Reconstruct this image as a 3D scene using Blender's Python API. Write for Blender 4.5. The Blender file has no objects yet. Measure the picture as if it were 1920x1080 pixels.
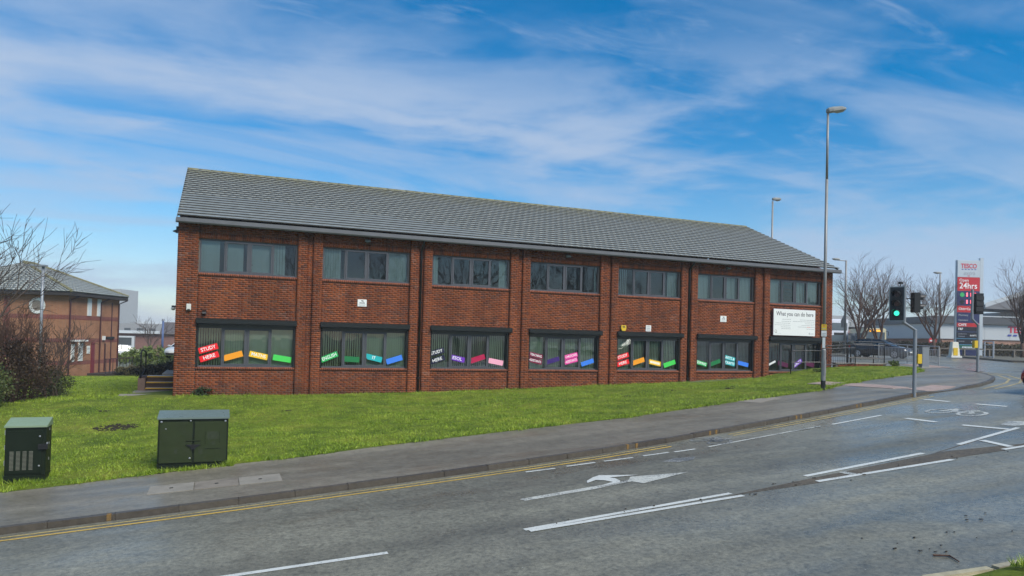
import bpy, bmesh, math, random
import numpy as np
from mathutils import Vector, Matrix

SC = bpy.context.scene
COL = SC.collection
R = math.radians
rnd = random.Random(7)
NR = np.random.default_rng(11)

# ------------------------------------------------------------------ camera
CAM_POS = Vector((0.6207, -28.0793, 1.304))
FWD = Vector((0.38086651, 0.92445483, 0.01799903))
RGT = Vector((0.92411387, -0.38123212, 0.02599286))
UPV = Vector((-0.03089103, -0.00673334, 0.99950008))
cam_d = bpy.data.cameras.new("Camera")
cam_d.sensor_width = 36.0
cam_d.lens = 1346.27 / 1920 * 36.0
cam_d.shift_y = 70 / 1920
cam_d.clip_end = 3000
cam = bpy.data.objects.new("Camera", cam_d)
COL.objects.link(cam)
m = Matrix((RGT, UPV, -FWD)).transposed().to_4x4()
m.translation = CAM_POS
cam.matrix_world = m
SC.camera = cam

# ------------------------------------------------------------------ sky, sun, exposure
SUN_EL, SUN_AZ = 46.0, 160.0          # azimuth: degrees clockwise from +Y; behind the camera, to its right
world = bpy.data.worlds.new("World")
SC.world = world
world.use_nodes = True
wn, wl = world.node_tree.nodes, world.node_tree.links
wn.clear()


def wnode(t, **k):
    n = wn.new(t)
    for a, b in k.items():
        setattr(n, a, b)
    return n


def wmath(op, a, b=None, c=None, clamp=False):
    n = wn.new('ShaderNodeMath')
    n.operation = op
    n.use_clamp = clamp
    for i, v in enumerate((a, b, c)):
        if v is None:
            continue
        if isinstance(v, (int, float)):
            n.inputs[i].default_value = v
        else:
            wl.new(v, n.inputs[i])
    return n.outputs[0]


def wsmooth(v, a, b):
    n = wn.new('ShaderNodeMapRange')
    n.interpolation_type = 'SMOOTHSTEP'
    n.inputs['From Min'].default_value = a
    n.inputs['From Max'].default_value = b
    wl.new(v, n.inputs['Value'])
    return n.outputs['Result']


def wnoise(vec, scale, detail=6, rough=.55, dist=0.):
    n = wn.new('ShaderNodeTexNoise')
    n.inputs['Scale'].default_value = scale
    n.inputs['Detail'].default_value = detail
    n.inputs['Roughness'].default_value = rough
    n.inputs['Distortion'].default_value = dist
    wl.new(vec, n.inputs['Vector'])
    return n.outputs['Fac']


sky = wnode('ShaderNodeTexSky', sky_type='NISHITA', sun_disc=False, sun_elevation=R(SUN_EL), sun_rotation=R(SUN_AZ),
            altitude=0.0, air_density=1.0, dust_density=0.15, ozone_density=3.0)
bg_sky = wnode('ShaderNodeBackground')
bg_sky.inputs['Strength'].default_value = 0.062
# a deep-blue clear sky: the photograph's sky is strongly saturated
hs = wnode('ShaderNodeHueSaturation')
hs.inputs['Saturation'].default_value = 1.52
hs.inputs['Hue'].default_value = .496
wl.new(sky.outputs[0], hs.inputs['Color'])
wl.new(hs.outputs[0], bg_sky.inputs['Color'])
tc = wnode('ShaderNodeTexCoord')
sp = wnode('ShaderNodeSeparateXYZ')
wl.new(tc.outputs['Generated'], sp.inputs[0])
den = wmath('ADD', wmath('MAXIMUM', sp.outputs[2], 0.0), .12)
cu = wmath('DIVIDE', sp.outputs[0], den)
cv = wmath('DIVIDE', sp.outputs[1], den)
cuv = wnode('ShaderNodeCombineXYZ')
wl.new(cu, cuv.inputs[0]); wl.new(cv, cuv.inputs[1])
# cloud sheet high up: soft veils, one long bright streak, thin cirrus fibres
mp = wnode('ShaderNodeMapping')
mp.inputs['Scale'].default_value = (.55, 1.5, 1)
mp.inputs['Rotation'].default_value = (0, 0, R(10))
mp.inputs['Location'].default_value = (21.7, 3.3, 0)
wl.new(cuv.outputs[0], mp.inputs[0])
veil = wsmooth(wnoise(mp.outputs[0], 1.15, 8, .56, .5), .40, .66)
mp2 = wnode('ShaderNodeMapping')
mp2.inputs['Scale'].default_value = (1.0, 3.4, 1)
mp2.inputs['Rotation'].default_value = (0, 0, R(-24))
mp2.inputs['Location'].default_value = (9.9, 2.2, 0)
wl.new(cuv.outputs[0], mp2.inputs[0])
fib = wsmooth(wnoise(mp2.outputs[0], 2.1, 11, .66, .9), .47, .80)
warp = wnoise(cuv.outputs[0], 1.7, 8, .6, .4)
vv = wmath('ADD', cv, wmath('MULTIPLY', wmath('SUBTRACT', warp, .5), .40))
wid = wmath('ADD', .07, wmath('MULTIPLY', wmath('SUBTRACT', 1.0, wsmooth(cu, -.7, .9)), .13))
q = wmath('DIVIDE', wmath('SUBTRACT', vv, 2.27), wid)
band = wmath('DIVIDE', 1.0, wmath('ADD', 1.0, wmath('POWER', wmath('ABSOLUTE', q), 2.6)))
band = wmath('MULTIPLY', band, wmath('SUBTRACT', 1.0, wsmooth(cu, .9, 2.0)))
band = wmath('MULTIPLY', band, wmath('ADD', .45, wmath('MULTIPLY', wnoise(mp2.outputs[0], 3.0, 9, .6, .5), .9)))
low = wmath('MULTIPLY', wmath('SUBTRACT', 1.0, wsmooth(sp.outputs[2], -.02, .40)), 1.0)
cl = wmath('MAXIMUM', wmath('MULTIPLY', veil, .58), wmath('MULTIPLY', fib, .38))
cl = wmath('MAXIMUM', cl, wmath('MULTIPLY', band, .86))
cl = wmath('MAXIMUM', cl, wmath('MULTIPLY', wmath('POWER', low, 2.0), .50))
mp3 = wnode('ShaderNodeMapping')
mp3.inputs['Scale'].default_value = (1.0, 1.0, 4.2)
mp3.inputs['Location'].default_value = (5.1, 3.3, 1.9)
wl.new(tc.outputs['Generated'], mp3.inputs[0])
puff = wsmooth(wnoise(mp3.outputs[0], 2.3, 7, .58, .3), .43, .62)
puff = wmath('MULTIPLY', puff, wmath('SUBTRACT', 1.0, wsmooth(sp.outputs[2], .24, .46)))
cl = wmath('ADD', cl, wmath('MULTIPLY', wmath('SUBTRACT', 1.0, cl), wmath('MULTIPLY', puff, .78)))
cl = wmath('MINIMUM', cl, .92)
bg_cl = wnode('ShaderNodeBackground')
bg_cl.inputs['Color'].default_value = (.48, .61, .82, 1)
bg_cl.inputs['Strength'].default_value = 0.42
wmix = wnode('ShaderNodeMixShader')
wl.new(cl, wmix.inputs[0]); wl.new(bg_sky.outputs[0], wmix.inputs[1]); wl.new(bg_cl.outputs[0], wmix.inputs[2])
wout = wnode('ShaderNodeOutputWorld')
wl.new(wmix.outputs[0], wout.inputs['Surface'])

sun_d = bpy.data.lights.new("Sun", 'SUN')
sun_d.energy = 2.1
sun_d.angle = R(32)
sun_d.color = (1.0, .95, .86)
sun = bpy.data.objects.new("Sun", sun_d)
COL.objects.link(sun)
sd = Vector((math.sin(R(SUN_AZ)) * math.cos(R(SUN_EL)), math.cos(R(SUN_AZ)) * math.cos(R(SUN_EL)), math.sin(R(SUN_EL))))
sun.rotation_euler = sd.to_track_quat('Z', 'Y').to_euler()

SC.view_settings.view_transform = 'Standard'
SC.view_settings.look = 'None'
SC.view_settings.exposure = 1.15
SC.view_settings.gamma = 1.0
SC.cycles.max_bounces = 6
SC.cycles.transparent_max_bounces = 12
SC.cycles.use_denoising = True
SC.cycles.caustics_reflective = False
SC.cycles.caustics_refractive = False

# ------------------------------------------------------------------ materials
MATS = {}


def mat_base(name):
    m = bpy.data.materials.new(name)
    m.use_nodes = True
    nt = m.node_tree
    b = nt.nodes['Principled BSDF']
    return m, nt, b


def N(nt, t, **k):
    n = nt.nodes.new(t)
    for a, b in k.items():
        setattr(n, a, b)
    return n


def nmath(nt, op, a, b=None, clamp=False):
    n = N(nt, 'ShaderNodeMath', operation=op, use_clamp=clamp)
    for i, v in enumerate((a, b)):
        if v is None:
            continue
        if isinstance(v, (int, float)):
            n.inputs[i].default_value = v
        else:
            nt.links.new(v, n.inputs[i])
    return n.outputs[0]


def nnoise(nt, scale, detail=4, rough=.55, vec=None, dist=0., out='Fac'):
    if vec is None:
        vec = N(nt, 'ShaderNodeNewGeometry').outputs['Position']
    n = N(nt, 'ShaderNodeTexNoise')
    n.inputs['Scale'].default_value = scale
    n.inputs['Detail'].default_value = detail
    n.inputs['Roughness'].default_value = rough
    n.inputs['Distortion'].default_value = dist
    nt.links.new(vec, n.inputs['Vector'])
    return n.outputs[out]


def nramp(nt, fac, stops):
    n = N(nt, 'ShaderNodeValToRGB')
    el = n.color_ramp.elements
    while len(el) < len(stops):
        el.new(.5)
    for e, (p, c) in zip(el, stops):
        e.position = p
        e.color = (*c, 1) if len(c) == 3 else c
    nt.links.new(fac, n.inputs[0])
    return n.outputs[0]


def nmixc(nt, fac, a, b, blend='MIX'):
    n = N(nt, 'ShaderNodeMix', data_type='RGBA', blend_type=blend)
    for s, v in (('Factor', fac), ('A', a), ('B', b)):
        i = [x for x in n.inputs if x.name == s and (x.type == 'RGBA' if s != 'Factor' else x.type == 'VALUE')][0]
        if isinstance(v, (int, float)):
            i.default_value = v
        elif isinstance(v, tuple):
            i.default_value = (*v, 1)
        else:
            nt.links.new(v, i)
    return [o for o in n.outputs if o.type == 'RGBA'][0]


def nrange(nt, v, a, b, c, d):
    n = N(nt, 'ShaderNodeMapRange')
    for i, x in zip(('From Min', 'From Max', 'To Min', 'To Max'), (a, b, c, d)):
        n.inputs[i].default_value = x
    nt.links.new(v, n.inputs['Value'])
    return n.outputs['Result']


def nbump(nt, b, h, strength=.3, dist=.01):
    n = N(nt, 'ShaderNodeBump')
    n.inputs['Strength'].default_value = strength
    n.inputs['Distance'].default_value = dist
    nt.links.new(h, n.inputs['Height'])
    nt.links.new(n.outputs[0], b.inputs['Normal'])


def cmul(c, k):
    return tuple(min(1, x * k) for x in c)


def mat(name, col, rough=.6, metal=0., var=.18, scale=6., bump=0., bscale=60., spec=.5, dirt=0., emit=None):
    if name in MATS:
        return MATS[name]
    m, nt, b = mat_base(name)
    f = nnoise(nt, scale, 5)
    c = nmixc(nt, f, cmul(col, 1 - var), cmul(col, 1 + var))
    if dirt:
        g = nnoise(nt, scale * .35, 6, .65)
        c = nmixc(nt, nrange(nt, g, .48, .75, 0, dirt), c, (.035, .032, .022))
    nt.links.new(c, b.inputs['Base Color'])
    g2 = nnoise(nt, scale * 3, 3)
    nt.links.new(nrange(nt, g2, .3, .7, max(.02, rough - .08), min(1, rough + .08)), b.inputs['Roughness'])
    b.inputs['Metallic'].default_value = metal
    b.inputs['Specular IOR Level'].default_value = spec
    if bump:
        nbump(nt, b, nnoise(nt, bscale, 4), bump)
    if emit:
        b.inputs['Emission Color'].default_value = (*emit[:3], 1)
        b.inputs['Emission Strength'].default_value = emit[3]
    MATS[name] = m
    return m


def mat_piece(name, stops, rough=.8, grain=.25, gscale=30, bump=.3, spec=.3, moss=None):
    """many small pieces, each with its own tone"""
    m, nt, b = mat_base(name)
    gi = N(nt, 'ShaderNodeNewGeometry')
    oi = N(nt, 'ShaderNodeObjectInfo')
    v = nmath(nt, 'FRACT', nmath(nt, 'ADD', gi.outputs['Random Per Island'], oi.outputs['Random']))
    c = nramp(nt, v, stops)
    g = nnoise(nt, gscale, 5, .65)
    c = nmixc(nt, 1.0, c, nramp(nt, g, [(.25, (1 - grain,) * 3), (.75, (1 + grain * .4,) * 3)]), 'MULTIPLY')
    if moss:
        c = moss(nt, c)
    nt.links.new(c, b.inputs['Base Color'])
    b.inputs['Roughness'].default_value = rough
    b.inputs['Specular IOR Level'].default_value = spec
    if bump:
        nbump(nt, b, nnoise(nt, gscale * 3, 4), bump, .004)
    MATS[name] = m
    return m


BR = [(.0, (.245, .068, .024)), (.22, (.29, .086, .030)), (.45, (.235, .062, .023)), (.62, (.27, .078, .028)), (.76, (.19, .054, .025)),
      (.9, (.145, .052, .032)), (1., (.24, .085, .045))]


def damp_foot(nt, c):
    # splash-back and algae low on the wall, in ragged patches
    p = N(nt, 'ShaderNodeSeparateXYZ')
    nt.links.new(N(nt, 'ShaderNodeNewGeometry').outputs['Position'], p.inputs[0])
    big = nnoise(nt, .7, 5, .6)
    c = nmixc(nt, 1.0, c, nramp(nt, big, [(.3, (.78, .76, .74)), (.7, (1.08, 1.06, 1.04))]), 'MULTIPLY')
    mp_ = N(nt, 'ShaderNodeMapping')
    mp_.inputs['Scale'].default_value = (2.6, 2.6, .16)
    nt.links.new(N(nt, 'ShaderNodeNewGeometry').outputs['Position'], mp_.inputs[0])
    stk = nnoise(nt, 1.0, 6, .65, mp_.outputs[0])
    c = nmixc(nt, 1.0, c, nramp(nt, stk, [(.34, (.66, .64, .62)), (.55, (1.0, 1.0, 1.0)), (.75, (1.12, 1.10, 1.08))]), 'MULTIPLY')
    sal = nnoise(nt, 1.9, 7, .7)
    c = nmixc(nt, nrange(nt, sal, .60, .78, 0, .35), c, (.36, .30, .26))
    foot = nrange(nt, nmath(nt, 'ADD', p.outputs[2], nmath(nt, 'MULTIPLY', big, .7)), -.75, -.25, .7, 0)
    c = nmixc(nt, nmath(nt, 'MAXIMUM', foot, 0.0), c, (.085, .035, .018))
    return c


M_BRICK = mat_piece('brick_red', BR, .85, .3, 24, .4, .25, damp_foot)
M_SILLBRICK = mat_piece('brick_sill', [(0, (.20, .06, .030)), (.5, (.26, .085, .045)), (1, (.15, .05, .03))], .8, .3, 24, .4, .3)
M_MORTAR = mat('mortar', (.165, .135, .11), .95, var=.25, scale=14, bump=.3)


def tile_moss(nt, c):
    g = nnoise(nt, 1.6, 7, .7)
    c = nmixc(nt, nrange(nt, g, .55, .8, 0, .4), c, (.20, .20, .10))
    s = N(nt, 'ShaderNodeSeparateXYZ')
    nt.links.new(N(nt, 'ShaderNodeNewGeometry').outputs['Position'], s.inputs[0])
    hi = nrange(nt, s.outputs[2], 7.6, 8.35, 0, 1)
    g2 = nnoise(nt, 3.0, 6, .6)
    f = nmath(nt, 'MULTIPLY', nmath(nt, 'MAXIMUM', hi, 0.0), nrange(nt, g2, .35, .6, 0, .75), clamp=True)
    return nmixc(nt, f, c, (.20, .18, .055))


M_TILE = mat_piece('roof_tile', [(0, (.222, .242, .230)), (.4, (.232, .252, .240)), (.75, (.242, .262, .248)), (1, (.222, .240, .226))], .40, .35, 4, .3, .6, tile_moss)
M_BUTT = mat('tile_butt_shade', (.050, .048, .042), .9, var=.3, scale=9)  # shadow line between roof courses, painted as a dark colour on the butt ends
M_RIDGE = mat_piece('ridge_tile', [(0, (.16, .15, .08)), (.5, (.20, .19, .10)), (1, (.17, .165, .11))], .8, .3, 14, .3)
M_FASCIA = mat('fascia_grey', (.105, .11, .12), .5, var=.2, scale=3, dirt=.2)
M_SOFFIT = mat('soffit_board', (.20, .19, .13), .6, var=.2)
M_FRAME = mat('frame_grey', (.060, .064, .074), .42, var=.1, scale=5)
M_SHUT = mat('shutter_dark', (.010, .013, .013), .5, spec=.25, var=.15, scale=4)
M_BLACK = mat('black_paint', (.010, .010, .011), .38, var=.2, scale=9)
M_PIPE = mat('pipe_black', (.008, .008, .009), .35, var=.2)
M_ROOM = mat('room_wall', (.20, .19, .17), .9, var=.1)
M_BLIND = mat('blind_fabric', (.50, .58, .56), .85, var=.06, scale=3)
M_BLIND_G = mat('blind_fabric_olive', (.62, .70, .50), .85, var=.10, scale=2)
M_WHITE = mat('white_board', (.70, .72, .70), .5, var=.04, scale=3)
M_OFFW = mat('offwhite_plastic', (.62, .62, .58), .45, var=.08)
M_GALV = mat('galvanised', (.42, .44, .46), .5, .4, var=.15, scale=18)
M_LAMPPOST = mat('painted_column_grey', (.25, .25, .245), .5, .2, var=.16, scale=5, dirt=.25)
M_POLEGREY = mat('signal_pole_grey', (.22, .24, .26), .42, .2, var=.1, scale=6)
M_YEL = mat('yellow_box', (.66, .44, .02), .45, var=.05)
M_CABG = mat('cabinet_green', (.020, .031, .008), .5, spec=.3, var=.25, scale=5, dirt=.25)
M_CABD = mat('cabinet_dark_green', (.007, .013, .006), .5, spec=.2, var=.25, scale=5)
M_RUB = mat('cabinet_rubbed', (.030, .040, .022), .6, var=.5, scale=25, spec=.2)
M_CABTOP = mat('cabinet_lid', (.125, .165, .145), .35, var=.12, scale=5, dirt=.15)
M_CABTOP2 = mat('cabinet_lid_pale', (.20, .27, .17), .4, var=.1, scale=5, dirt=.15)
M_METAL = mat('bare_metal', (.5, .5, .5), .35, .8, var=.1)
M_SLAB = mat('concrete_slab', (.245, .225, .185), .75, var=.2, scale=7, bump=.2, dirt=.3)
M_CONC = mat('concrete', (.30, .30, .28), .8, var=.2, scale=3, bump=.2)
M_SOIL = mat('soil', (.022, .016, .009), .95, var=.4, scale=20, bump=.5)
M_STEP = mat('step_brick', (.055, .03, .022), .8, var=.3, scale=12)
M_NOSING = mat('yellow_nosing', (.55, .30, .02), .6, var=.15)
M_BARK = mat('bark', (.075, .055, .045), .9, var=.3, scale=16, bump=.4)
M_BARK2 = mat('bark_reddish', (.085, .045, .030), .9, var=.3, scale=16, bump=.4)
M_TYRE = mat('tyre', (.012, .012, .012), .8, var=.2)
M_RIM = mat('rim', (.45, .46, .47), .35, .7, var=.05)
M_TIMBER = mat('timber_rail', (.13, .115, .095), .85, var=.25, scale=6)


def glass(name, tint, rmin=.06, rough=.015, wob=0.):
    m = bpy.data.materials.new(name)
    m.use_nodes = True
    nt = m.node_tree
    nt.nodes.clear()
    tr = N(nt, 'ShaderNodeBsdfTransparent')
    tr.inputs[0].default_value = (*tint, 1)
    gl = N(nt, 'ShaderNodeBsdfGlossy')
    gl.inputs['Roughness'].default_value = rough
    gl.inputs['Color'].default_value = (.9, .93, .92, 1)
    fr = N(nt, 'ShaderNodeFresnel')
    fr.inputs['IOR'].default_value = 1.5
    fac = nmath(nt, 'ADD', fr.outputs[0], rmin, True)
    mx = N(nt, 'ShaderNodeMixShader')
    nt.links.new(fac, mx.inputs[0]); nt.links.new(tr.outputs[0], mx.inputs[1]); nt.links.new(gl.outputs[0], mx.inputs[2])
    if wob:
        bp = N(nt, 'ShaderNodeBump')
        bp.inputs['Strength'].default_value = wob
        bp.inputs['Distance'].default_value = .02
        nt.links.new(nnoise(nt, 1.3, 2), bp.inputs['Height'])
        nt.links.new(bp.outputs[0], gl.inputs['Normal'])
        nt.links.new(bp.outputs[0], fr.inputs['Normal'])
    o = N(nt, 'ShaderNodeOutputMaterial')
    nt.links.new(mx.outputs[0], o.inputs[0])
    MATS[name] = m
    return m


M_GLASS = glass('window_glass', (.70, .78, .75), .05, .01, .12)
M_CARGLASS = glass('car_glass', (.18, .2, .2), .06, .01)


def emis(name, col, s):
    m, nt, b = mat_base(name)
    b.inputs['Base Color'].default_value = (*cmul(col, .3), 1)
    b.inputs['Emission Color'].default_value = (*col, 1)
    b.inputs['Emission Strength'].default_value = s
    MATS[name] = m
    return m


def asphalt(name, lo, hi, r0, r1, wetscale, grainscale=90., speck=True, wetcol=.7, gr=.40):
    m, nt, b = mat_base(name)
    pos = N(nt, 'ShaderNodeNewGeometry').outputs['Position']
    big = nnoise(nt, .35, 6, .6, pos)
    fine = nnoise(nt, grainscale, 3, .7, pos)
    mid = nnoise(nt, 3.2, 6, .65, pos)
    grit = nnoise(nt, 15., 5, .8, pos)
    c = nmixc(nt, nrange(nt, big, .3, .7, 0, 1), lo, hi)
    c = nmixc(nt, 1.0, c, nramp(nt, fine, [(.3, (.62, .62, .62)), (.7, (1.35, 1.35, 1.35))]), 'MULTIPLY')
    c = nmixc(nt, 1.0, c, nramp(nt, mid, [(.3, (.80, .80, .80)), (.7, (1.12, 1.12, 1.12))]), 'MULTIPLY')
    c = nmixc(nt, 1.0, c, nramp(nt, grit, [(.36, (1 - gr, 1 - gr, 1 - gr)), (.5, (1., 1., 1.)), (.64, (1 + gr * .8, 1 + gr * .8, 1 + gr * .8))]), 'MULTIPLY')
    mpn = N(nt, 'ShaderNodeMapping')
    mpn.inputs['Scale'].default_value = (.22, .75, 1)
    nt.links.new(pos, mpn.inputs[0])
    wet = nnoise(nt, wetscale, 7, .6, mpn.outputs[0], .5)
    wf = nrange(nt, wet, .36, .62, 0, 1)
    c = nmixc(nt, wf, c, nmixc(nt, 1.0, c, (wetcol, wetcol, wetcol), 'MULTIPLY'))
    if speck:
        trk = N(nt, 'ShaderNodeMapping')
        trk.inputs['Scale'].default_value = (.05, .9, 1)
        nt.links.new(pos, trk.inputs[0])
        tr_ = nnoise(nt, 1.0, 4, .55, trk.outputs[0])
        c = nmixc(nt, 1.0, c, nramp(nt, tr_, [(.36, (.74, .74, .74)), (.62, (1.12, 1.12, 1.12))]), 'MULTIPLY')
        vo = N(nt, 'ShaderNodeTexVoronoi')
        vo.inputs['Scale'].default_value = 7.0
        nt.links.new(pos, vo.inputs['Vector'])
        sf = nmath(nt, 'LESS_THAN', vo.outputs['Distance'], .045)
        keep = nmath(nt, 'GREATER_THAN', nnoise(nt, 5.0, 2, .5, pos), .56)
        c = nmixc(nt, nmath(nt, 'MULTIPLY', sf, keep), c, (.45, .45, .42))
    nt.links.new(c, b.inputs['Base Color'])
    rr = nmath(nt, 'ADD', nrange(nt, wf, 0, 1, r1, r0), nrange(nt, mid, .3, .7, -.05, .05))
    nt.links.new(rr, b.inputs['Roughness'])
    b.inputs['Specular IOR Level'].default_value = .36
    bp = N(nt, 'ShaderNodeBump')
    bp.inputs['Distance'].default_value = .006
    nt.links.new(nrange(nt, wf, 0, 1, .30, .14), bp.inputs['Strength'])
    nt.links.new(nmath(nt, 'ADD', nmath(nt, 'MULTIPLY', fine, .5), grit), bp.inputs['Height'])
    nt.links.new(bp.outputs[0], b.inputs['Normal'])
    MATS[name] = m
    return m


M_ROAD = asphalt('wet_road_asphalt', (.168, .164, .126), (.212, .206, .160), .24, .50, 1.0, wetcol=.85)
M_PAVE = asphalt('footway_asphalt', (.185, .168, .128), (.215, .194, .150), .32, .55, 1.3, 110., True, .90, gr=.22)
M_DIRTSTRIP = asphalt('island_grit', (.10, .085, .060), (.13, .11, .08), .6, .8, 1.5, 60., True)


def paint(name, col, wear, thr):
    m, nt, b = mat_base(name)
    pos = N(nt, 'ShaderNodeNewGeometry').outputs['Position']
    f = nnoise(nt, 34., 5, .75, pos)
    g = nnoise(nt, 2.2, 5, .6, pos)
    v = nmath(nt, 'ADD', nmath(nt, 'MULTIPLY', f, .75), nmath(nt, 'MULTIPLY', g, .4))
    k = nrange(nt, v, thr - .07, thr + .07, 0, wear)
    c = nmixc(nt, nnoise(nt, 8., 4, .6, pos), cmul(col, .8), cmul(col, 1.08))
    nt.links.new(nmixc(nt, k, c, (.075, .078, .076)), b.inputs['Base Color'])
    b.inputs['Roughness'].default_value = .45
    MATS[name] = m
    return m


P_WHITE = paint('road_paint_white', (.60, .62, .58), .88, .68)
P_WORN = paint('road_paint_worn', (.55, .56, .50), .95, .60)
P_FAINT = paint('road_paint_faint', (.42, .43, .40), .97, .54)
P_YELLOW = paint('road_paint_yellow', (.62, .40, .06), .9, .66)
P_YELLOWF = paint('road_paint_yellow_faint', (.50, .38, .13), .95, .63)
P_KERBTICK = mat('kerb_mark_yellow', (.20, .115, .03), .6, var=.4, scale=30, dirt=.8)
M_KERB = mat_piece('kerb_stone', [(0, (.070, .058, .044)), (.5, (.090, .076, .058)), (1, (.058, .048, .038))], .5, .35, 9, .3, .5)
M_KERBPALE = mat_piece('kerb_stone_pale', [(0, (.34, .31, .22)), (.5, (.42, .38, .24)), (1, (.38, .37, .33))], .6, .3, 9, .3, .4)
M_TACT = mat_piece('tactile_slab', [(0, (.36, .26, .22)), (.5, (.40, .30, .26)), (1, (.31, .245, .215))], .55, .25, 10, .2, .4)


def turf():
    m, nt, b = mat_base('turf')
    pos = N(nt, 'ShaderNodeNewGeometry').outputs['Position']
    g = nnoise(nt, .55, 6, .65, pos)
    h = nnoise(nt, 7., 6, .7, pos)
    c = nramp(nt, g, [(.3, (.075, .115, .012)), (.5, (.14, .185, .018)), (.7, (.21, .22, .030))])
    c = nmixc(nt, 1.0, c, nramp(nt, h, [(.3, (.45, .5, .4)), (.7, (1.15, 1.15, 1.15))]), 'MULTIPLY')
    nt.links.new(c, b.inputs['Base Color'])
    b.inputs['Roughness'].default_value = .9
    b.inputs['Specular IOR Level'].default_value = .2
    nbump(nt, b, nnoise(nt, 40., 5, .7, pos), .8, .03)
    MATS['turf'] = m
    return m


M_TURF = turf()


def blade_mat(name, stops, trans=.25):
    m, nt, b = mat_base(name)
    gi = N(nt, 'ShaderNodeNewGeometry')
    g = nnoise(nt, 1.1, 8, .72, gi.outputs['Position'])
    v = nmath(nt, 'ADD', nmath(nt, 'MULTIPLY', gi.outputs['Random Per Island'], .42), nmath(nt, 'MULTIPLY', nrange(nt, g, .34, .66, 0, 1), .58))
    nt.links.new(nramp(nt, v, stops), b.inputs['Base Color'])
    b.inputs['Roughness'].default_value = .55
    b.inputs['Specular IOR Level'].default_value = .3
    MATS[name] = m
    return m


M_BLADE = blade_mat('grass_blade', [(0, (.035, .075, .008)), (.28, (.125, .21, .015)), (.6, (.24, .335, .024)), (1, (.37, .42, .07))])
M_LEAFD = blade_mat('leaf_dark', [(0, (.012, .022, .008)), (.5, (.025, .045, .012)), (1, (.07, .10, .03))])
M_LEAFB = blade_mat('leaf_brownish', [(0, (.05, .03, .015)), (.5, (.09, .075, .03)), (1, (.12, .12, .05))])
M_LEAFG = blade_mat('leaf_green', [(0, (.05, .08, .015)), (.5, (.10, .14, .03)), (1, (.16, .18, .05))])
M_LEAFV = blade_mat('leaf_variegated', [(0, (.03, .05, .015)), (.55, (.08, .11, .03)), (.8, (.22, .20, .07)), (1, (.35, .22, .12))])
M_LEAFR = blade_mat('leaf_rust', [(0, (.018, .010, .006)), (.5, (.045, .026, .014)), (.85, (.07, .045, .02)), (1, (.11, .07, .03))])
M_LEAFG2 = blade_mat('leaf_dull_green', [(0, (.02, .028, .010)), (.5, (.05, .062, .022)), (1, (.09, .10, .04))])
M_LEAFG3 = blade_mat('leaf_bright_green', [(0, (.06, .10, .02)), (.5, (.12, .17, .035)), (1, (.20, .23, .06))])
M_LEAFH = blade_mat('leaf_hedge_winter', [(0, (.035, .026, .012)), (.5, (.075, .062, .025)), (1, (.12, .11, .045))])
M_LEAFBLACK = blade_mat('leaf_black', [(0, (.003, .004, .003)), (1, (.010, .012, .007))])


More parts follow.
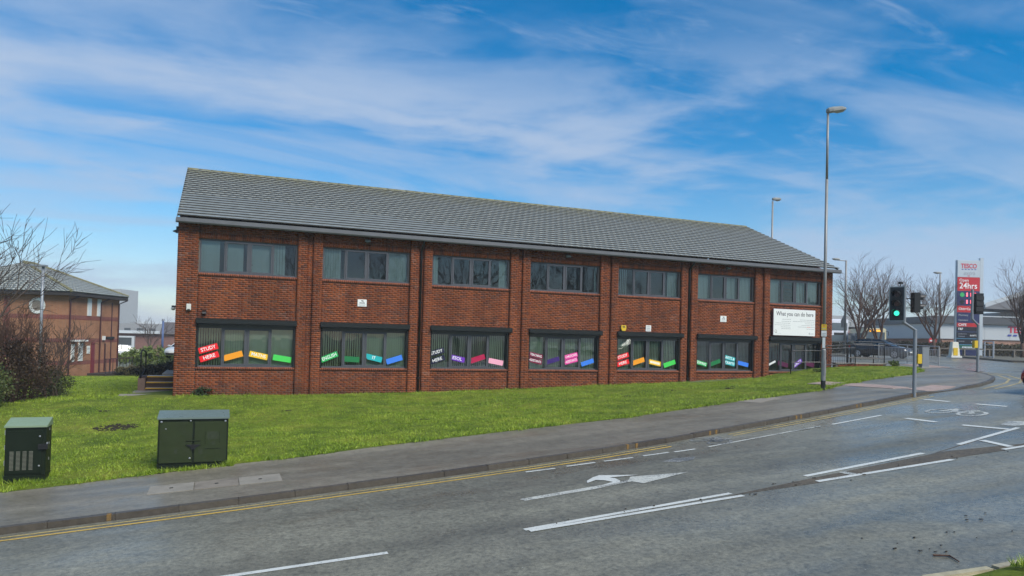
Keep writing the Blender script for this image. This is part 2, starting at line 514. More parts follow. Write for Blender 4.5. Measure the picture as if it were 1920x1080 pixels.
# ------------------------------------------------------------------ mesh helpers
class MB:
    def __init__(s):
        s.v, s.f = [], []

    def add(s, vs, fs):
        o = len(s.v)
        s.v += [tuple(p) for p in vs]
        s.f += [tuple(i + o for i in f) for f in fs]
        return s

    def box(s, x0, x1, y0, y1, z0, z1):
        return s.add([(x0, y0, z0), (x1, y0, z0), (x1, y1, z0), (x0, y1, z0), (x0, y0, z1), (x1, y0, z1), (x1, y1, z1), (x0, y1, z1)],
                     [(0, 3, 2, 1), (4, 5, 6, 7), (0, 1, 5, 4), (1, 2, 6, 5), (2, 3, 7, 6), (3, 0, 4, 7)])

    def obox(s, c, ax, ay, az):
        """box from centre and three half-axis vectors"""
        c, ax, ay, az = map(Vector, (c, ax, ay, az))
        vs = [c + sx * ax + sy * ay + sz * az for sz in (-1, 1) for sx, sy in ((-1, -1), (1, -1), (1, 1), (-1, 1))]
        return s.add(vs, [(0, 3, 2, 1), (4, 5, 6, 7), (0, 1, 5, 4), (1, 2, 6, 5), (2, 3, 7, 6), (3, 0, 4, 7)])

    def tube(s, p0, p1, r0, r1=None, n=10, cap=True):
        p0, p1 = Vector(p0), Vector(p1)
        r1 = r0 if r1 is None else r1
        d = (p1 - p0).normalized()
        a = d.orthogonal().normalized()
        b = d.cross(a)
        vs = []
        for p, r in ((p0, r0), (p1, r1)):
            for i in range(n):
                t = 2 * math.pi * i / n
                vs.append(p + (a * math.cos(t) + b * math.sin(t)) * r)
        fs = [(i, (i + 1) % n, n + (i + 1) % n, n + i) for i in range(n)]
        if cap:
            fs += [tuple(range(n))[::-1], tuple(range(n, 2 * n))]
        return s.add(vs, fs)

    def path(s, pts, r, n=8):
        pts = [Vector(p) for p in pts]
        rr = r if isinstance(r, (list, tuple)) else [r] * len(pts)
        vs, fs = [], []
        a = None
        for k, p in enumerate(pts):
            d = (pts[min(k + 1, len(pts) - 1)] - pts[max(k - 1, 0)]).normalized()
            if a is None:
                a = d.orthogonal().normalized()
            a = (a - d * a.dot(d)).normalized()
            b = d.cross(a)
            for i in range(n):
                t = 2 * math.pi * i / n
                vs.append(p + (a * math.cos(t) + b * math.sin(t)) * rr[k])
        for k in range(len(pts) - 1):
            for i in range(n):
                fs.append((k * n + i, k * n + (i + 1) % n, (k + 1) * n + (i + 1) % n, (k + 1) * n + i))
        L = len(pts) - 1
        fs += [tuple(range(n))[::-1], tuple(L * n + i for i in range(n))]
        return s.add(vs, fs)

    def prism(s, pts, off):
        """planar polygon (3D points) extruded by off"""
        pts = [Vector(p) for p in pts]
        off = Vector(off)
        n = len(pts)
        return s.add(pts + [p + off for p in pts],
                     [tuple(range(n))[::-1], tuple(range(n, 2 * n))] + [(i, (i + 1) % n, n + (i + 1) % n, n + i) for i in range(n)])

    def ball(s, c, r, seg=12, rings=8, sc=(1, 1, 1)):
        vs, fs = [], []
        for i in range(rings + 1):
            th = math.pi * i / rings
            for j in range(seg):
                ph = 2 * math.pi * j / seg
                vs.append((c[0] + r * sc[0] * math.sin(th) * math.cos(ph), c[1] + r * sc[1] * math.sin(th) * math.sin(ph), c[2] + r * sc[2] * math.cos(th)))
        for i in range(rings):
            for j in range(seg):
                fs.append((i * seg + j, (i + 1) * seg + j, (i + 1) * seg + (j + 1) % seg, i * seg + (j + 1) % seg))
        return s.add(vs, fs)

    def build(s, name, material, parent=None, org=(0, 0, 0), smooth=False, bevel=0., fix=True):
        me = bpy.data.meshes.new(name)
        me.from_pydata([(p[0] - org[0], p[1] - org[1], p[2] - org[2]) for p in s.v], [], s.f)
        me.materials.append(material)
        if fix or bevel:
            bm = bmesh.new()
            bm.from_mesh(me)
            bmesh.ops.recalc_face_normals(bm, faces=bm.faces[:])
            if bevel:
                bmesh.ops.bevel(bm, geom=bm.edges[:], offset=bevel, segments=2, affect='EDGES', clamp_overlap=True)
            bm.to_mesh(me)
            bm.free()
        if smooth:
            me.shade_smooth()
        o = bpy.data.objects.new(name, me)
        COL.objects.link(o)
        if parent is not None:
            o.parent = parent
        return o


def np_mesh(name, V, F, material, parent=None, loc=None, kind=None):
    """V (n,3), F (m,k) arrays of constant face size"""
    V = np.ascontiguousarray(V, dtype=np.float32)
    F = np.ascontiguousarray(F, dtype=np.int32)
    k = F.shape[1]
    me = bpy.data.meshes.new(name)
    me.vertices.add(len(V)); me.loops.add(F.size); me.polygons.add(len(F))
    me.vertices.foreach_set('co', V.ravel())
    me.loops.foreach_set('vertex_index', F.ravel())
    me.polygons.foreach_set('loop_start', np.arange(0, F.size, k, dtype=np.int32))
    me.polygons.foreach_set('loop_total', np.full(len(F), k, dtype=np.int32))
    me.update(calc_edges=True)
    me.validate()
    me.materials.append(material)
    o = bpy.data.objects.new(name, me)
    COL.objects.link(o)
    if parent is not None:
        o.parent = parent
    if loc is not None:
        o.location = loc
    if kind:
        o['kind'] = kind
    return o


BOXF = np.array([(0, 3, 2, 1), (4, 5, 6, 7), (0, 1, 5, 4), (1, 2, 6, 5), (2, 3, 7, 6), (3, 0, 4, 7)])


def boxes_np(B):
    """B (n,6): x0,x1,y0,y1,z0,z1 -> V,F"""
    B = np.asarray(B, float)
    ix = [0, 1, 1, 0, 0, 1, 1, 0]; iy = [2, 2, 3, 3, 2, 2, 3, 3]; iz = [4, 4, 4, 4, 5, 5, 5, 5]
    V = np.stack([B[:, ix], B[:, iy], B[:, iz]], -1)
    F = BOXF[None] + 8 * np.arange(len(B))[:, None, None]
    return V.reshape(-1, 3), F.reshape(-1, 4)


def empty(name, loc, label=None, cat=None, group=None, rz=0., kind=None):
    o = bpy.data.objects.new(name, None)
    o.empty_display_size = .2
    o.location = loc
    o.rotation_euler = (0, 0, rz)
    COL.objects.link(o)
    return tag(o, label, cat, group, kind)


def tag(o, label=None, cat=None, group=None, kind=None):
    if label: o['label'] = label
    if cat: o['category'] = cat
    if group: o['group'] = group
    if kind: o['kind'] = kind
    return o


def piece(name, me, parent, loc, rot=None, mtx=None):
    o = bpy.data.objects.new(name, me)
    COL.objects.link(o)
    o.parent = parent
    if mtx is not None:
        o.matrix_local = mtx
    else:
        o.location = loc
        if rot:
            o.rotation_euler = rot
    return o


def text_obj(s, size, material, name='lettering', parent=None, mtx=None, bold=.0, ext=.002, align='CENTER', shear=0., width=None):
    cu = bpy.data.curves.new('txt', 'FONT')
    cu.body = s
    cu.size = size
    cu.align_x = align
    cu.align_y = 'CENTER'
    cu.offset = bold * size
    cu.extrude = ext
    cu.shear = shear
    cu.resolution_u = 3
    t = bpy.data.objects.new('txt', cu)
    COL.objects.link(t)
    dg = bpy.context.evaluated_depsgraph_get()
    me = bpy.data.meshes.new_from_object(t.evaluated_get(dg))
    bpy.data.objects.remove(t)
    bpy.data.curves.remove(cu)
    me.name = name
    if width:
        xs = [v.co.x for v in me.vertices]
        k = width / max(1e-6, max(xs) - min(xs))
        for v in me.vertices:
            v.co.x *= k
    me.materials.clear()
    me.materials.append(material)
    o = bpy.data.objects.new(name, me)
    COL.objects.link(o)
    if parent is not None:
        o.parent = parent
    if mtx is not None:
        o.matrix_local = mtx
    return o


def facing(loc, right, up):
    """matrix: local x = right, y = up, z = out of the face"""
    rx, uy = Vector(right).normalized(), Vector(up).normalized()
    nz = rx.cross(uy)
    m = Matrix((rx, uy, nz)).transposed().to_4x4()
    m.translation = Vector(loc)
    return m
#@@GROUND
# ------------------------------------------------------------------ terrain functions
_ZX = [-200, -60, -30, -12, -2.4, 18, 22, 26, 34, 40, 46, 55, 70, 110, 400]
_ZZ = [-4.6, -4.1, -3.4, -2.47, -1.85, -.45, -.2, -.03, .19, .38, .5, .6, .68, .72, .72]
_gx = np.arange(-200, 400, .25)
_gz = np.interp(_gx, _ZX, _ZZ)
_k = np.hanning(17); _k /= _k.sum()
_gz = np.convolve(np.pad(_gz, 8, mode='edge'), _k, 'valid')


def zr(x):
    return np.interp(x, _gx, _gz)


def zf(x):
    return np.interp(x, [-30, -14, -.7, 3.4, 8.1, 12, 16.6, 21.2, 25, 25.9, 27.3, 30, 34, 60],
                     [-2.3, -1.75, -1.06, -1.07, -1.01, -.9, -.72, -.58, -.4, -.27, -.08, .22, .42, .7])


KX = [-40, -2.28, .5, 2.04, 3.96, 6.16, 8.06, 10.34, 13.19, 16.51, 19.17, 22.4, 24.6, 26.3, 29.0, 31.2, 33.2, 34.8]
KY = [-15.2, -15.17, -15.13, -15.09, -14.99, -14.83, -14.63, -14.26, -13.65, -12.95, -12.27, -11.35, -10.85, -10.4, -9.1, -7.75, -6.0, -4.0]


def yk(x):      # far kerb line of the main road
    return np.interp(x, KX, KY)


def ylf(x):     # front edge of the lawn
    b = np.interp(x, [-40, -2.2, .9, 2.4, 4.1, 8.3, 11.3, 15, 19.9, 24.2, 28.9, 31.5, 33.5, 34.6], [-12.2, -12.2, -11.75, -11.75, -11.4, -11.05, -10.85, -10.1, -9.25, -7.35, -5.55, -4.1, -2.5, -1.4])
    return b


def zl(x, y):   # lawn height
    x, y = np.asarray(x, float), np.asarray(y, float)
    f = ylf(x)
    t = np.clip((y - f) / (0 - f), 0, 1)
    z = (zr(x) + .085) * (1 - t) + zf(x) * t
    bump = .05 * np.sin(x * .9 + y * .5) * np.clip(t * 3, 0, 1) * np.clip((1 - t) * 3, 0, 1)
    back = np.clip(y / 27.0, 0, 1.6)
    return z + bump * .6 + back * (-2.05 - zf(x))


def grid(name, X, Y, Z, material, parent=None, smooth=True, kind=None):
    """X,Y,Z 2D arrays"""
    h, w = X.shape
    V = np.stack([X, Y, Z], -1).reshape(-1, 3)
    i = np.arange(h * w).reshape(h, w)
    F = np.stack([i[:-1, :-1], i[:-1, 1:], i[1:, 1:], i[1:, :-1]], -1).reshape(-1, 4)
    o = np_mesh(name, V, F, material, parent, kind=kind)
    if smooth:
        o.data.shade_smooth()
    return o


# base ground sheet to the horizon
gx = np.concatenate([np.linspace(-450, -60, 15), np.linspace(-50, 120, 86), np.linspace(140, 550, 15)])
gy = np.concatenate([np.linspace(-200, -34, 8), np.linspace(-30, 60, 61), np.linspace(75, 650, 18)])
GX, GY = np.meshgrid(gx, gy)
lo = np.minimum(zr(GX), .7)
backz = np.where(GX < 0, -2.3, -2.3 + (np.clip(GX / 36, 0, 1)) * 2.8)
t = np.clip((GY - 2) / 20, 0, 1)
GZ = lo * (1 - t) + backz * t - .25
GZ = np.where(GY > 60, np.minimum(GZ, np.where(GX > 36, .45, -2.3)), GZ)
M_GROUND = mat('distant_ground', (.10, .11, .07), .95, var=.3, scale=.4)
grid('ground', GX, GY, GZ, M_GROUND, kind='structure')

# carriageway: main road plus the junction mouth and side road
rx = np.linspace(-60, 36, 193)
tt = np.linspace(0, 1, 25)
RX, TT = np.meshgrid(rx, tt)
Y0, Y1 = -22.9, yk(RX) - .02
RY = Y0 + (Y1 - Y0) * TT
cam_b = .03 * (1 - ((TT - .5) * 2) ** 2)
road = grid('road', RX, RY, zr(RX), M_ROAD, kind='structure')
rx = np.linspace(36, 130, 95)
RX, RY = np.meshgrid(rx, np.linspace(-60, 60, 121))
grid('road_surface', RX, RY, zr(RX), M_ROAD, road)
# strip between x 22..36 in front of the corner is already in the main sheet; opposite side of the junction
rx = np.linspace(12, 36, 49)
RX, RY = np.meshgrid(rx, np.linspace(-60, -22.6, 30))
RYs = np.where(RX < 18, np.maximum(RY, -22.62), RY)

# footway
px = np.concatenate([np.linspace(-60, 30.6, 181), [30.62], np.linspace(31, 34.8, 14)])
tt = np.linspace(0, 1, 14)
PX, TT = np.meshgrid(px, tt)
Yb = np.where(PX < 30.61, ylf(PX) + .35, 30.0)
PY_ = yk(PX) + .125 + (Yb - yk(PX) - .125) * TT
drop = np.exp(-((PX - 23.9) / 1.25) ** 4) * np.exp(-((PY_ - yk(PX)) / 1.6) ** 2) * .078
pave_z = zr(PX) + .097 - drop
footway = grid('pavement', PX, PY_, pave_z, M_PAVE, kind='structure')
RX, RY = np.meshgrid(np.linspace(34.8, 37.8, 7), np.linspace(-4.0, 40, 60))
wdt = np.interp(RY, [-4, -2.5, -1, .5, 40], [.02, .5, .85, 1, 1])
RXs = 34.8 + (RX - 34.8) * wdt
grid('pavement_surface', RXs, RY, zr(RXs) + .097, M_PAVE, footway)

# lawn
lx = np.linspace(-16, 34.6, 200)
tt = np.linspace(0, 1, 40)
LX, TT = np.meshgrid(lx, tt)
yb_l = np.interp(LX, [-16, 29.6, 30.0, 33.3, 34.6], [.25, .25, -.47, -.80, -1.1])
LY = ylf(LX) + (yb_l - ylf(LX)) * TT
edge = -.03 * (TT < .001)
lawn = grid('lawn', LX, LY, zl(LX, LY) + .045 + edge, M_TURF, kind='structure')
LX, LY = np.meshgrid(np.linspace(-30, -.75, 60), np.linspace(.25, 48, 80))
grid('lawn_slope', LX, LY, zl(LX, LY) + .035, M_TURF, lawn)
# near bank on the camera's side
LX, LY = np.meshgrid(np.linspace(-30, 22, 105), np.linspace(-45, -22.93, 46))
bz = zr(LX) + .12 + np.clip((-22.9 - LY) / 6, 0, 1) ** 1.2 * (-.35 - zr(LX) - .12) * (LX < 60)
bank = grid('near_bank', LX, LY, np.where(LY > -23.0, zr(LX) + .07, bz), M_TURF, kind='structure')


def zbank(x, y):
    return np.where(y > -23.0, zr(x) + .10, zr(x) + .12 + np.clip((-22.9 - y) / 6, 0, 1) ** 1.2 * (-.47 - zr(x)))


# ------------------------------------------------------------------ kerbs, one stone at a time
def stone_mesh(name, L, w, h, material, bev=.006):
    b = MB().box(0, L, 0, w, -h, 0).build(name, material, bevel=bev)
    me = b.data
    bpy.data.objects.remove(b)
    return me


def kerb_run(parent, pts, me_by_len, top=.100, L=.915, drop=None):
    """stones along a polyline of (x,y); local +y points to the footway side (left of travel)"""
    P = [Vector((a, b)) for a, b in pts]
    cum = [0]
    for a, b in zip(P, P[1:]):
        cum.append(cum[-1] + (b - a).length)

    def at(s):
        for k in range(len(P) - 1):
            if s <= cum[k + 1] or k == len(P) - 2:
                t = (s - cum[k]) / (cum[k + 1] - cum[k])
                return P[k].lerp(P[k + 1], t)
    s = 0
    while s + L <= cum[-1] + .01:
        a, b = at(s), at(s + L)
        za = float(zr(a.x)) + top - (drop(a) if drop else 0)
        zb = float(zr(b.x)) + top - (drop(b) if drop else 0)
        A, B = Vector((a.x, a.y, za)), Vector((b.x, b.y, zb))
        d = (B - A).normalized()
        side = Vector((-d.y, d.x, 0)).normalized()
        upv = d.cross(side)
        mtx = Matrix((d, side, upv)).transposed().to_4x4()
        mtx.translation = A + Vector((0, 0, rnd.uniform(-.004, .004)))
        piece('kerbstone', me_by_len, parent, None, mtx=mtx)
        s += L
    return


KM = stone_mesh('kerbstone', .913, .125, .26, M_KERB)
kerb = empty('kerb', (0, 0, 0), kind='structure')
dropf = lambda p: .080 * math.exp(-((p.x - 23.9) / 1.25) ** 4)
xs = np.concatenate([np.arange(-9, 22.4, .7), np.arange(22.4, 34.81, .3)])
kerb_run(kerb, [(x, float(yk(x))) for x in xs] + [(35.6, -2.6), (36.5, -1.2), (37.3, .2), (37.75, 1.8), (37.8, 4), (37.8, 30)], KM, drop=dropf)
KM2 = stone_mesh('kerbstone_pale', .905, .15, .26, M_KERBPALE, .03)
kerb2 = empty('near_kerb', (0, 0, 0), kind='structure')
kerb_run(kerb2, [(14.0, -22.70), (11.5, -22.78), (9.2, -22.82), (8.3, -22.74), (7.55, -22.60), (6.6, -22.55), (0, -22.6), (-8, -22.7)], KM2, top=.055)
# yellow no-loading marks on the kerb face and edge
for x in (-.85, 9.05, 9.30, 11.62, 11.84, 14.98, 15.18, 17.9, 18.12, 21.35, 21.62):
    y = float(yk(x))
    y2 = float(yk(x + .1))
    d = Vector((.1, y2 - y, float(zr(x + .1) - zr(x)))).normalized()
    s = Vector((-d.y, d.x, 0)).normalized()
    c = Vector((x, y, float(zr(x)) + .040))
    MB().obox(c + s * .035 + Vector((0, 0, .012)), d * .032, s * .040, Vector((0, 0, .050))).build('kerb_mark', P_KERBTICK, kerb)


# ------------------------------------------------------------------ road markings (sheets 5 mm above the asphalt)
def strip(name, pts, w, material, lift=.006, n=None):
    """pts: centre line (x,y); width w"""
    P = [Vector(p) for p in pts]
    C = []
    for a, b in zip(P, P[1:]):
        k = max(1, int((b - a).length / .5))
        C += [a.lerp(b, i / k) for i in range(k)]
    C.append(P[-1])
    vs = []
    for i, c in enumerate(C):
        d = (C[min(i + 1, len(C) - 1)] - C[max(i - 1, 0)]).normalized()
        s = Vector((-d.y, d.x)) * w / 2
        for q in (c + s, c - s):
            vs.append((q.x, q.y, float(zr(q.x)) + lift))
    fs = [(2 * i, 2 * i + 1, 2 * i + 3, 2 * i + 2) for i in range(len(C) - 1)]
    return MB().add(vs, fs).build(name, material, road, fix=False)


def flat(name, pts, material, lift=.006):
    P = [(x, y, float(zr(x)) + lift) for x, y in pts]
    return MB().add(P, [tuple(range(len(P)))]).build(name, material, road, fix=False)


strip('centre_line', [(-3.2, -18.75), (-1.2, -18.8)], .10, P_WHITE)
strip('centre_line', [(.55, -18.83), (2.75, -18.92)], .10, P_WHITE)
strip('centre_line', [(4.68, -18.87), (8.38, -18.69)], .10, P_WHITE)
strip('centre_line', [(4.72, -18.965), (8.45, -18.91)], .10, P_WHITE, .009)
flat('island_grit', [(8.2, -18.8), (10.2, -18.55), (13.6, -18.2), (16, -17.6), (20, -16.8), (24, -16.3), (24, -18.8), (17, -18.7), (13.5, -18.68), (10, -18.86)], M_DIRTSTRIP, .003)
strip('island_line', [(10.25, -18.38), (13.59, -18.06)], .11, P_WHITE)
strip('island_line', [(10.12, -18.78), (13.48, -18.75)], .11, P_WHITE)
strip('island_line', [(14.91, -17.83), (17.85, -17.17)], .11, P_WHITE)
strip('island_line', [(15.11, -18.62), (20, -18.62)], .11, P_WHITE)
strip('hatch_line', [(11.0, -18.47), (11.02, -18.72)], .16, P_WORN, .009)
strip('hatch_line', [(15.72, -17.77), (15.49, -18.53)], .16, P_WHITE, .009)
strip('stop_line', [(17.2, -14.75), (17.22, -15.6)], .18, P_WHITE)
strip('stop_line', [(17.24, -16.25), (17.46, -17.2)], .18, P_WHITE, .009)
strip('stop_line', [(21.02, -12.3), (21.05, -13.15)], .18, P_WHITE)
strip('stop_line', [(21.1, -13.9), (21.19, -14.75)], .18, P_WHITE)
for a, b in (((6.2, -15.42), (6.83, -15.42)), ((7.1, -15.37), (7.75, -15.35)), ((7.96, -15.34), (8.65, -15.33)), ((8.91, -15.30), (9.56, -15.27)), ((9.68, -15.30), (10.25, -15.26))):
    strip('cycle_lane_dash', [a, b], .075, P_WHITE)
strip('cycle_lane_line', [(10.64, -15.21), (12.6, -14.84), (14.62, -14.47)], .085, P_WORN)
strip('cycle_lane_line', [(15.01, -14.44), (17.17, -14.04)], .09, P_WHITE)
xs = np.arange(-12, 22.3, .5)
strip('yellow_line', [(x, float(yk(x)) - .42) for x in xs if x < 10.4], .065, P_YELLOW)
strip('yellow_line', [(x, float(yk(x)) - .24) for x in xs if x < 10.4], .065, P_YELLOWF)
strip('yellow_line', [(x, float(yk(x)) - .46) for x in xs if x > 11.9], .065, P_YELLOWF)
strip('yellow_line', [(x, float(yk(x)) - .28) for x in xs if x > 11.9], .065, P_YELLOWF)
strip('yellow_line', [(25.7, -11.0), (27.3, -10.35), (29.2, -9.5), (31.4, -8.2), (33.6, -6.3), (34.7, -4.8), (35.0, -3.9)], .09, P_YELLOWF)
strip('yellow_line', [(25.9, -11.25), (27.6, -10.6), (29.6, -9.75), (31.8, -8.45), (34.0, -6.5), (35.2, -4.9), (35.5, -3.9)], .09, P_YELLOWF)
strip('yellow_line', [(50.0, 3.3), (56.0, 10), (63.0, 18.0)], .10, P_YELLOWF)
# combined ahead-and-left lane arrow
flat('lane_arrow', [(5.28, -17.27), (5.32, -17.42), (6.7, -17.30), (7.05, -17.22), (7.5, -17.15), (7.57, -17.38), (8.76, -17.05), (7.66, -16.82), (7.5, -17.02), (7.1, -17.08), (6.8, -17.12)], P_WORN)
flat('lane_arrow', [(6.8, -17.18), (7.18, -17.02), (7.12, -16.84), (7.0, -16.73), (6.76, -16.86), (6.82, -16.72), (7.05, -16.52), (7.24, -16.43), (7.86, -16.78), (7.30, -16.69), (7.36, -16.80), (7.34, -17.0), (7.26, -17.12)], P_WHITE, .010)


def bike(c, s, material, yaw=0.):
    """cycle symbol: two wheels and a frame, drawn along the lane"""
    co, si = math.cos(yaw), math.sin(yaw)

    def W(u, v):
        return (c[0] + (u * co - v * si) * s, c[1] + (u * si + v * co) * s)
    b = MB()

    def seg(a, d, w=.07):
        a, d = Vector(W(*a)), Vector(W(*d))
        n = (d - a).normalized()
        n = Vector((-n.y, n.x)) * w * s
        q = [a + n, a - n, d - n, d + n]
        b.add([(p.x, p.y, float(zr(p.x)) + .006) for p in q], [(0, 1, 2, 3)])
    for cu_, cv_ in ((0, -.42), (0, .42)):
        for k in range(12):
            a0, a1 = 2 * math.pi * k / 12, 2 * math.pi * (k + 1) / 12
            seg((cu_ + .52 * math.cos(a0), cv_ + .3 * math.sin(a0)), (cu_ + .52 * math.cos(a1), cv_ + .3 * math.sin(a1)), .055)
    for a, d in (((0, -.42), (.55, -.15)), ((.55, -.15), (0, 0)), ((0, 0), (0, -.42)), ((.55, -.15), (.6, .28)), ((.6, .28), (0, 0)), ((0, .42), (.75, .28)), ((.75, .2), (.85, .42)), ((.55, -.15), (.72, -.2)), ((.74, -.32), (.74, -.08))):
        seg(a, d)
    b.build('cycle_symbol', material, road, fix=False)


bike((11.15, -14.62), .62, P_FAINT, R(10))
bike((19.1, -14.75), .95, P_WORN, R(12))
flat('faint_patch', [(8.9, -16.0), (9.3, -15.85), (9.75, -15.95), (9.5, -16.2), (9.15, -16.22)], P_FAINT)
flat('faint_patch', [(17.9, -16.7), (18.6, -16.45), (18.95, -16.75), (18.5, -17.05), (18.0, -17.0)], P_WORN)
# ironwork and covers in the footway
for k in range(3):
    x0 = -.42 + k * .76
    y0 = -13.95 - k * .045
    mm = []
    for (dx, dy) in ((.008, .0), (.752, -.045), (.752, .66), (.008, .70)):
        mm.append((x0 + dx, y0 + dy, float(zr(x0 + dx)) + .0985))
    cov = MB().prism(mm, (0, 0, .010)).build('access_cover', M_SLAB if k != 1 else mat('concrete_slab_worn', (.20, .175, .14), .8, var=.25, scale=7, dirt=.45), footway)
    tag(cov)
    h = MB().obox((x0 + .38, y0 + .33, float(zr(x0 + .38)) + .111), (.03, 0, .002), (0, .03, 0), (0, 0, .002)).build('key_hole', M_BLACK, cov)
mm = [(15.8, -9.85), (17.2, -9.25), (17.5, -10.05), (16.08, -10.62)]
MB().prism([(x, y, float(zr(x)) + .100) for x, y in mm], (0, 0, .006)).build('access_cover', mat('cover_grey_brown', (.235, .21, .17), .7, var=.15), footway)
# buff-pink tactile slabs at the crossing
TS = MB().box(0, .39, 0, .39, -.04, 0)
for i in range(5):
    for j in range(5):
        TS.tube((.045 + i * .075, .045 + j * .075, 0), (.045 + i * .075, .045 + j * .075, .005), .017, .012, 5)
tso = TS.build('tactile_slab', M_TACT)
tme = tso.data
bpy.data.objects.remove(tso)


def slab_z(x, y):
    dr = math.exp(-((x - 23.9) / 1.25) ** 4) * math.exp(-((y - float(yk(x))) / 1.6) ** 2) * .078
    return float(zr(x)) + .097 - dr + .014


def slab_run(o, dx, dy, nx, ny):
    dx, dy = Vector(dx).normalized(), Vector(dy).normalized()
    for i in range(nx):
        for j in range(ny):
            a = Vector(o) + dx * .4 * i + dy * .4 * j
            p, q_, s_ = (Vector((w.x, w.y, slab_z(w.x, w.y))) for w in (a, a + dx * .4, a + dy * .4))
            ex, ey = (q_ - p).normalized(), (s_ - p)
            nz = ex.cross(ey).normalized()
            mt = Matrix((ex, nz.cross(ex), nz)).transposed().to_4x4()
            mt.translation = p
            piece('tactile_slab', tme, footway, None, mtx=mt)


slab_run((22.75, -11.02), (.97, .25), (-.25, .97), 6, 2)
slab_run((22.3, -10.15), (.97, .25), (-.25, .97), 3, 8)
slab_run((36.4, -1.9), (.5, .86), (-.86, .5), 8, 3)

# twig and litter on the near lane
tw = [(8.42, -22.2), (8.56, -22.3), (8.47, -22.48)]
tw = MB().path([(x, y, float(zr(x)) + .015) for x, y in tw], [.012, .011, .007], 6).build('twig', M_BARK2)
tag(tw, 'thin bent dark twig lying on the wet road near the pale kerb', 'twig')
lit = MB()
for k in range(46):
    x, y = (rnd.uniform(8.2, 10.6), rnd.uniform(-22.4, -21.3)) if k < 18 else (rnd.uniform(5, 16), -18.75 + rnd.gauss(0, .12))
    s = rnd.uniform(.004, .011)
    lit.obox((x, y, float(zr(x)) + .012), (s * rnd.uniform(1, 3), s * rnd.uniform(-1, 1), 0), (0, s, 0), (0, 0, .004))
lt = lit.build('road_litter', M_SOIL)
tag(lt, 'dark crumbs of soil and leaf scattered on the road', 'litter', kind='stuff')

# ------------------------------------------------------------------ grass blades
def blades(n, xr, yr, zfun, ok, hmin, hmax, wmin, wmax):
    x = NR.uniform(*xr, n); y = NR.uniform(*yr, n)
    k = ok(x, y)
    x, y = x[k], y[k]
    n = len(x)
    z = zfun(x, y)
    h = NR.uniform(hmin, hmax, n)
    cl_ = .6 + .8 * (np.sin(x * 3.1 + 2 * np.sin(y * 2.3)) * np.sin(y * 3.7 + 1.5 * np.sin(x * 1.9)) * .5 + .5)
    h *= cl_
    a = NR.uniform(0, 2 * np.pi, n); w = NR.uniform(wmin, wmax, n)
    lx_, ly_ = NR.normal(0, .55, n) * h, NR.normal(0, .55, n) * h
    dx, dy = np.cos(a) * w, np.sin(a) * w
    V = np.stack([np.stack([x - dx, y - dy, z], -1), np.stack([x + dx, y + dy, z], -1), np.stack([x + lx_, y + ly_, z + h], -1)], 1).reshape(-1, 3)
    F = np.arange(3 * n).reshape(n, 3)
    return V, F


def lawn_ok(x, y):
    f = ylf(x) + .09 * np.sin(x * 2.1) + .06 * np.sin(x * 5.3 + 1) + .05 * np.sin(x * 11.7) + .03 * np.sin(x * 27)
    fr = (y > f - .02) & (y < np.interp(x, [29.6, 30, 33.3, 34.6], [-.16, -.55, -.85, -1.2])) & (x < 34.5)
    bk = (x < -.8) & (y >= -.2)
    mud = ((x + 1.75) / .55) ** 2 + ((y + 6.3) / .55) ** 2 < NR.uniform(.2, 1.3, len(x))
    slab = (x > -2.25) & (y > -.7) & (y < 5.3) & (x < -.6)
    return (fr | bk) & ~mud & ~slab


V1, F1 = blades(230000, (-7, 34.5), (-12.6, 0), lambda x, y: zl(x, y) + .03, lawn_ok, .025, .06, .006, .013)
V2, F2 = blades(60000, (-7, 12), (-12.6, -6.5), lambda x, y: zl(x, y) + .03, lawn_ok, .03, .06, .005, .010)
V3, F3 = blades(60000, (-12, -.8), (-.2, 28), lambda x, y: zl(x, y) + .03, lawn_ok, .03, .07, .008, .016)
# longer tufts along the wall foot, the footway edge and round the cabinets
def edge_ok(x, y):
    return lawn_ok(x, y) & ((np.abs(y - ylf(x)) < .16) | (y > -.5) & (x > -.8))
V4, F4 = blades(260000, (-7, 34.5), (-12.6, 0), lambda x, y: zl(x, y) + .02, edge_ok, .05, .12, .006, .011)
V5, F5 = blades(20000, (8.5, 12.5), (-24.5, -22.9), lambda x, y: zbank(x, y), lambda x, y: y < -23.06 + .04 * np.sin(x * 9), .04, .09, .004, .008)
def foot_ok(x, y):
    a = (np.abs(x - .26) < .80) & (np.abs(y + 11.55) < .42) & ~((np.abs(x - .26) < .665) & (np.abs(y + 11.55) < .27))
    b = (np.abs(x + 2.70) < .48) & (np.abs(y + 11.45) < .40) & ~((np.abs(x + 2.70) < .335) & (np.abs(y + 11.45) < .25))
    return (a | b) & (NR.random(len(x)) < .55 + .45 * np.sin(x * 7 + y * 9))
V6, F6 = blades(26000, (-3.3, 1.2), (-12.1, -11.0), lambda x, y: zl(x, y) + .01, foot_ok, .05, .13, .005, .010)
off = 0
Vs, Fs = [], []
for v_, f_ in ((V1, F1), (V2, F2), (V3, F3), (V4, F4), (V6, F6)):
    Vs.append(v_); Fs.append(f_ + off); off += len(v_)
g = np_mesh('grass', np.concatenate(Vs), np.concatenate(Fs), M_BLADE, kind='stuff')
tag(g, 'short wet green grass covering the sloping lawn before the brick building', 'grass')
g = np_mesh('bank_grass', V5, F5, M_BLADE, kind='stuff')
tag(g, 'tuft of longer green grass on the bank behind the pale kerb', 'grass')
cl_ = MB()
for k in range(150):
    a, d = rnd.uniform(0, 6.28), rnd.random() ** .5
    x, y = -1.75 + d * .55 * math.cos(a), -6.3 + d * .5 * math.sin(a)
    s = rnd.uniform(.012, .04)
    cl_.ball((x, y, float(zl(x, y)) + .05), s, 5, 3, (1.3, 1, .7))
